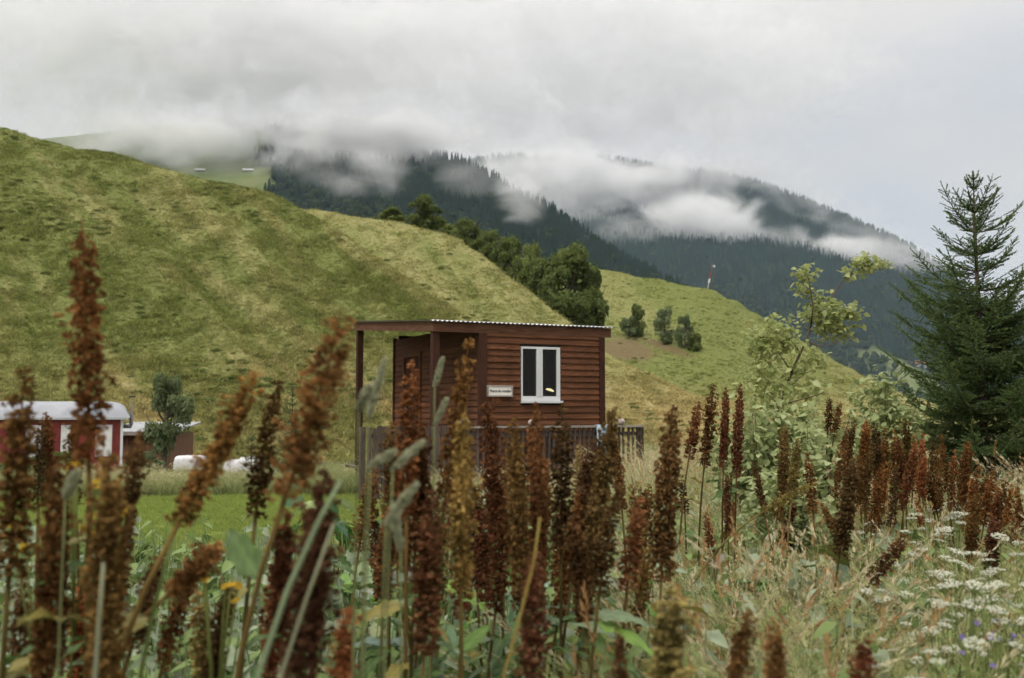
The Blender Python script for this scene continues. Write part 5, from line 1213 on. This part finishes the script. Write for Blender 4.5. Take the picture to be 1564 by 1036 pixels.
n = 2600; Yd = 2.3 + 5.2 * rng.uniform(0, 1, n) ** 1.2; px = np.where(rng.uniform(0, 1, n) < .72, rng.uniform(-80, 1060, n), rng.uniform(1000, 1660, n)); X = (px - CX) / FPX * Yd
keep = (LAWN(X, Yd) < .2) & ~((Yd < 2.9) & (px > 500) & (px < 1000) & (rng.uniform(0, 1, n) < .5)); X, Yd = X[keep], Yd[keep]; n = len(X); s = rng.uniform(.7, 1.3, n)
scatter('low_herbs', np.stack([X, Yd, ground_z(X, Yd)], 1), np.stack([rng.normal(0, .1, n), rng.normal(0, .1, n), rng.uniform(0, 6.28, n)], 1), np.stack([s, s, s], 1), rng.integers(0, 4, n), hk)
# darker weed clumps on the slopes
wk = []
for k in range(3):
    r2 = np.random.default_rng(900 + k); mb = MB(); q = 150; d = r2.normal(0, 1, (q, 3)); d /= np.linalg.norm(d, axis=1)[:, None]; d[:, 2] = abs(d[:, 2])
    A = r2.normal(0, 1, (q, 3)); A /= np.linalg.norm(A, axis=1)[:, None]; B = np.cross(A, d); mb.quads(d * r2.uniform(.5, 1, (q, 1)) * np.array([.5, .5, .32]), A * .09, B * .06, r2.uniform(0, 1, q)); wk.append(mb.mesh('weed_clump', M['weed']))
P = np.concatenate([hl.sample(rng, m, 1.02)[0] for hl, m in ((hillA, 5000), (hillB, 1500), (hillC, 1500))]); P = P[fbm(P[:, 0] * .12, P[:, 1] * .12 + P[:, 2] * .1, 44, 3) + rng.normal(0, .10, len(P)) > .10]; n = len(P); s = rng.uniform(.25, .75, n)
scatter('hillside_weeds', P, np.stack([0 * s, 0 * s, rng.uniform(0, 6.28, n)], 1), np.stack([s * 1.3, s * 1.3, s * .8], 1), rng.integers(0, 3, n), wk)
# rough strip beyond the lawn, around the wagon and at the foot of the hills
n = 9000; Yd = 15 + 27 * rng.uniform(0, 1, n) ** 1.3; px = rng.uniform(-120, 1700, n); X = (px - CX) / FPX * Yd
cl = (X - CO.x) * math.cos(CA) + (Yd - CO.y) * math.sin(CA); cb = -(X - CO.x) * math.sin(CA) + (Yd - CO.y) * math.cos(CA)
keep = ~((cl > -.4) & (cl < 3.5) & (cb > -.85) & (cb < 4.5)); keep &= ~((X < -10.2) & (Yd > 25.4) & (Yd < 33)); X, Yd = X[keep], Yd[keep]; n = len(X)
s = rng.uniform(.55, 1.05, n) * np.where(X < -2, .75, 1); idx = np.where(fbm(X * .3, Yd * .3, 8, 3) + rng.normal(0, .08, n) > .04 + .16 * (X < -2), rng.integers(4, 8, n), rng.integers(0, 4, n))
scatter('rough_grass', np.stack([X, Yd, ground_z(X, Yd) - .01], 1), np.stack([0 * s, 0 * s, rng.uniform(0, 6.28, n)], 1), np.stack([s * 1.6, s * 1.6, s], 1), idx, kinds)

# ------------------------------------------------------------------ low clouds caught on the mountains, and the air
def cloud_mat():
    m, t, o = newmat('low_cloud')
    oc = t.new('ShaderNodeTexCoord').outputs['Object']; ln = t.new('ShaderNodeVectorMath', operation='LENGTH'); t.link(oc, ln.inputs[0])
    oi = t.new('ShaderNodeObjectInfo'); sp = t.new('ShaderNodeSeparateColor'); t.link(oi.outputs['Color'], sp.inputs[0])
    n = t.new('ShaderNodeTexNoise'); n.inputs['Detail'].default_value = 5; n.inputs['Roughness'].default_value = 0.62; n.inputs['Scale'].default_value = 1.0
    n.inputs['Distortion'].default_value = 0.6
    t.link(t.scale(t.pos((1, 1, 1.35)), t.math('MULTIPLY', sp.outputs[1], 0.1)), n.inputs['Vector'])
    r = t.math('SUBTRACT', 1.0, t.math('POWER', ln.outputs[1], 1.4), True)
    e = t.math('ADD', t.math('MULTIPLY', r, 0.9), t.math('MULTIPLY', t.math('SUBTRACT', n.outputs[0], 0.52), 3.4))
    e = t.math('MULTIPLY', t.rng(e, 0.0, 1.3), t.rng(r, 0.0, 0.6))
    d = t.math('MULTIPLY', e, t.math('MULTIPLY', sp.outputs[0], 0.1))
    v = t.new('ShaderNodeVolumeScatter'); v.inputs['Color'].default_value = (.90, .89, .88, 1); v.inputs['Anisotropy'].default_value = 0.0
    t.link(d, v.inputs['Density']); t.link(v.outputs[0], o.inputs['Volume']); m.cycles.volume_step_rate = 0.35; return m
M['cloud'] = cloud_mat()
def ico_sphere():
    mb = MB(); nu, nv = 20, 12; u = np.linspace(0, 2 * np.pi, nu, endpoint=False); v = np.linspace(0, np.pi, nv + 1)[1:-1]
    D = np.stack([np.sin(v)[:, None] * np.cos(u), np.sin(v)[:, None] * np.sin(u), np.cos(v)[:, None] * np.ones(nu)], -1).reshape(-1, 3) * 1.03; m = len(v)
    V = np.concatenate([D, [[0, 0, 1.03], [0, 0, -1.03]]]); mb.add(V, [(i * nu + k, (i + 1) * nu + k, (i + 1) * nu + (k + 1) % nu, i * nu + (k + 1) % nu) for i in range(m - 1) for k in range(nu)])
    n = mb.n - 2; mb.f.append(np.array([(n, k, (k + 1) % nu) for k in range(nu)] + [(n + 1, (m - 1) * nu + (k + 1) % nu, (m - 1) * nu + k) for k in range(nu)], np.int64))
    return mb.mesh('low_cloud', M['cloud'])
cmesh = ico_sphere()
def cloud(px, py, rx, ry, Y, depth, dens, roll=0.0):
    o = ob('low_cloud', cmesh, None, at(px, py, Y), (0, R(roll), 0), (rx / FPX * Y, depth, ry / FPX * Y), (dens, 10.0 / (Y * .05), 0)); o['kind'] = 'stuff'; return o
# banks over the summits
cloud(230, 40, 620, 215, 1330, 170, .20)
cloud(480, 90, 420, 150, 1300, 110, .16)
cloud(560, 200, 240, 60, 1280, 100, .34, 4)
cloud(500, 240, 150, 36, 1200, 60, .26, 2)
cloud(900, 80, 640, 215, 2850, 240, .11, 3)
cloud(870, 278, 190, 72, 2650, 170, .20, 3)
cloud(990, 285, 150, 55, 2650, 150, .18, 3)
cloud(300, 222, 190, 44, 1250, 80, .45)
cloud(180, 200, 200, 60, 1250, 80, .25)
cloud(1130, 255, 180, 40, 2800, 200, .06, 10)
cloud(320, 205, 280, 48, 1290, 80, .34)
cloud(590, 208, 230, 42, 1270, 80, .30, 4)
cloud(860, 258, 210, 58, 2750, 160, .22, 4)
cloud(1050, 262, 170, 40, 2750, 140, .15, 8)
# wisps on the nearer mountain
cloud(500, 270, 100, 34, 1060, 60, .17, 10)
cloud(590, 255, 70, 55, 1100, 60, .13, 40)
cloud(700, 262, 90, 50, 1130, 60, .11, 25)
cloud(792, 304, 58, 54, 1060, 50, .45, 30)
# clouds on the farther mountain
cloud(880, 305, 120, 75, 2600, 150, .075, 20)
cloud(1080, 342, 125, 74, 2450, 150, .40, 5)
cloud(990, 360, 110, 60, 2450, 120, .10)
cloud(1200, 372, 150, 40, 2450, 120, .22, 6)
cloud(1320, 390, 170, 36, 2450, 120, .24, 4)
cloud(340, 250, 130, 26, 1150, 40, .10)
cloud(1320, 345, 130, 55, 2560, 120, .055, 28)
cloud(1240, 315, 120, 40, 2700, 120, .045, 28)
hz = MB(); hz.box(-4200, 4200, -300, 5200, -62, 900)
hm, ht, ho = newmat('haze'); hv = ht.new('ShaderNodeVolumePrincipled'); hv.inputs['Color'].default_value = (.62, .80, 1.0, 1); hv.inputs['Density'].default_value = 0.00006
ht.link(hv.outputs[0], ho.inputs['Volume']); ob('haze', hz.mesh('haze', hm))['kind'] = 'stuff'
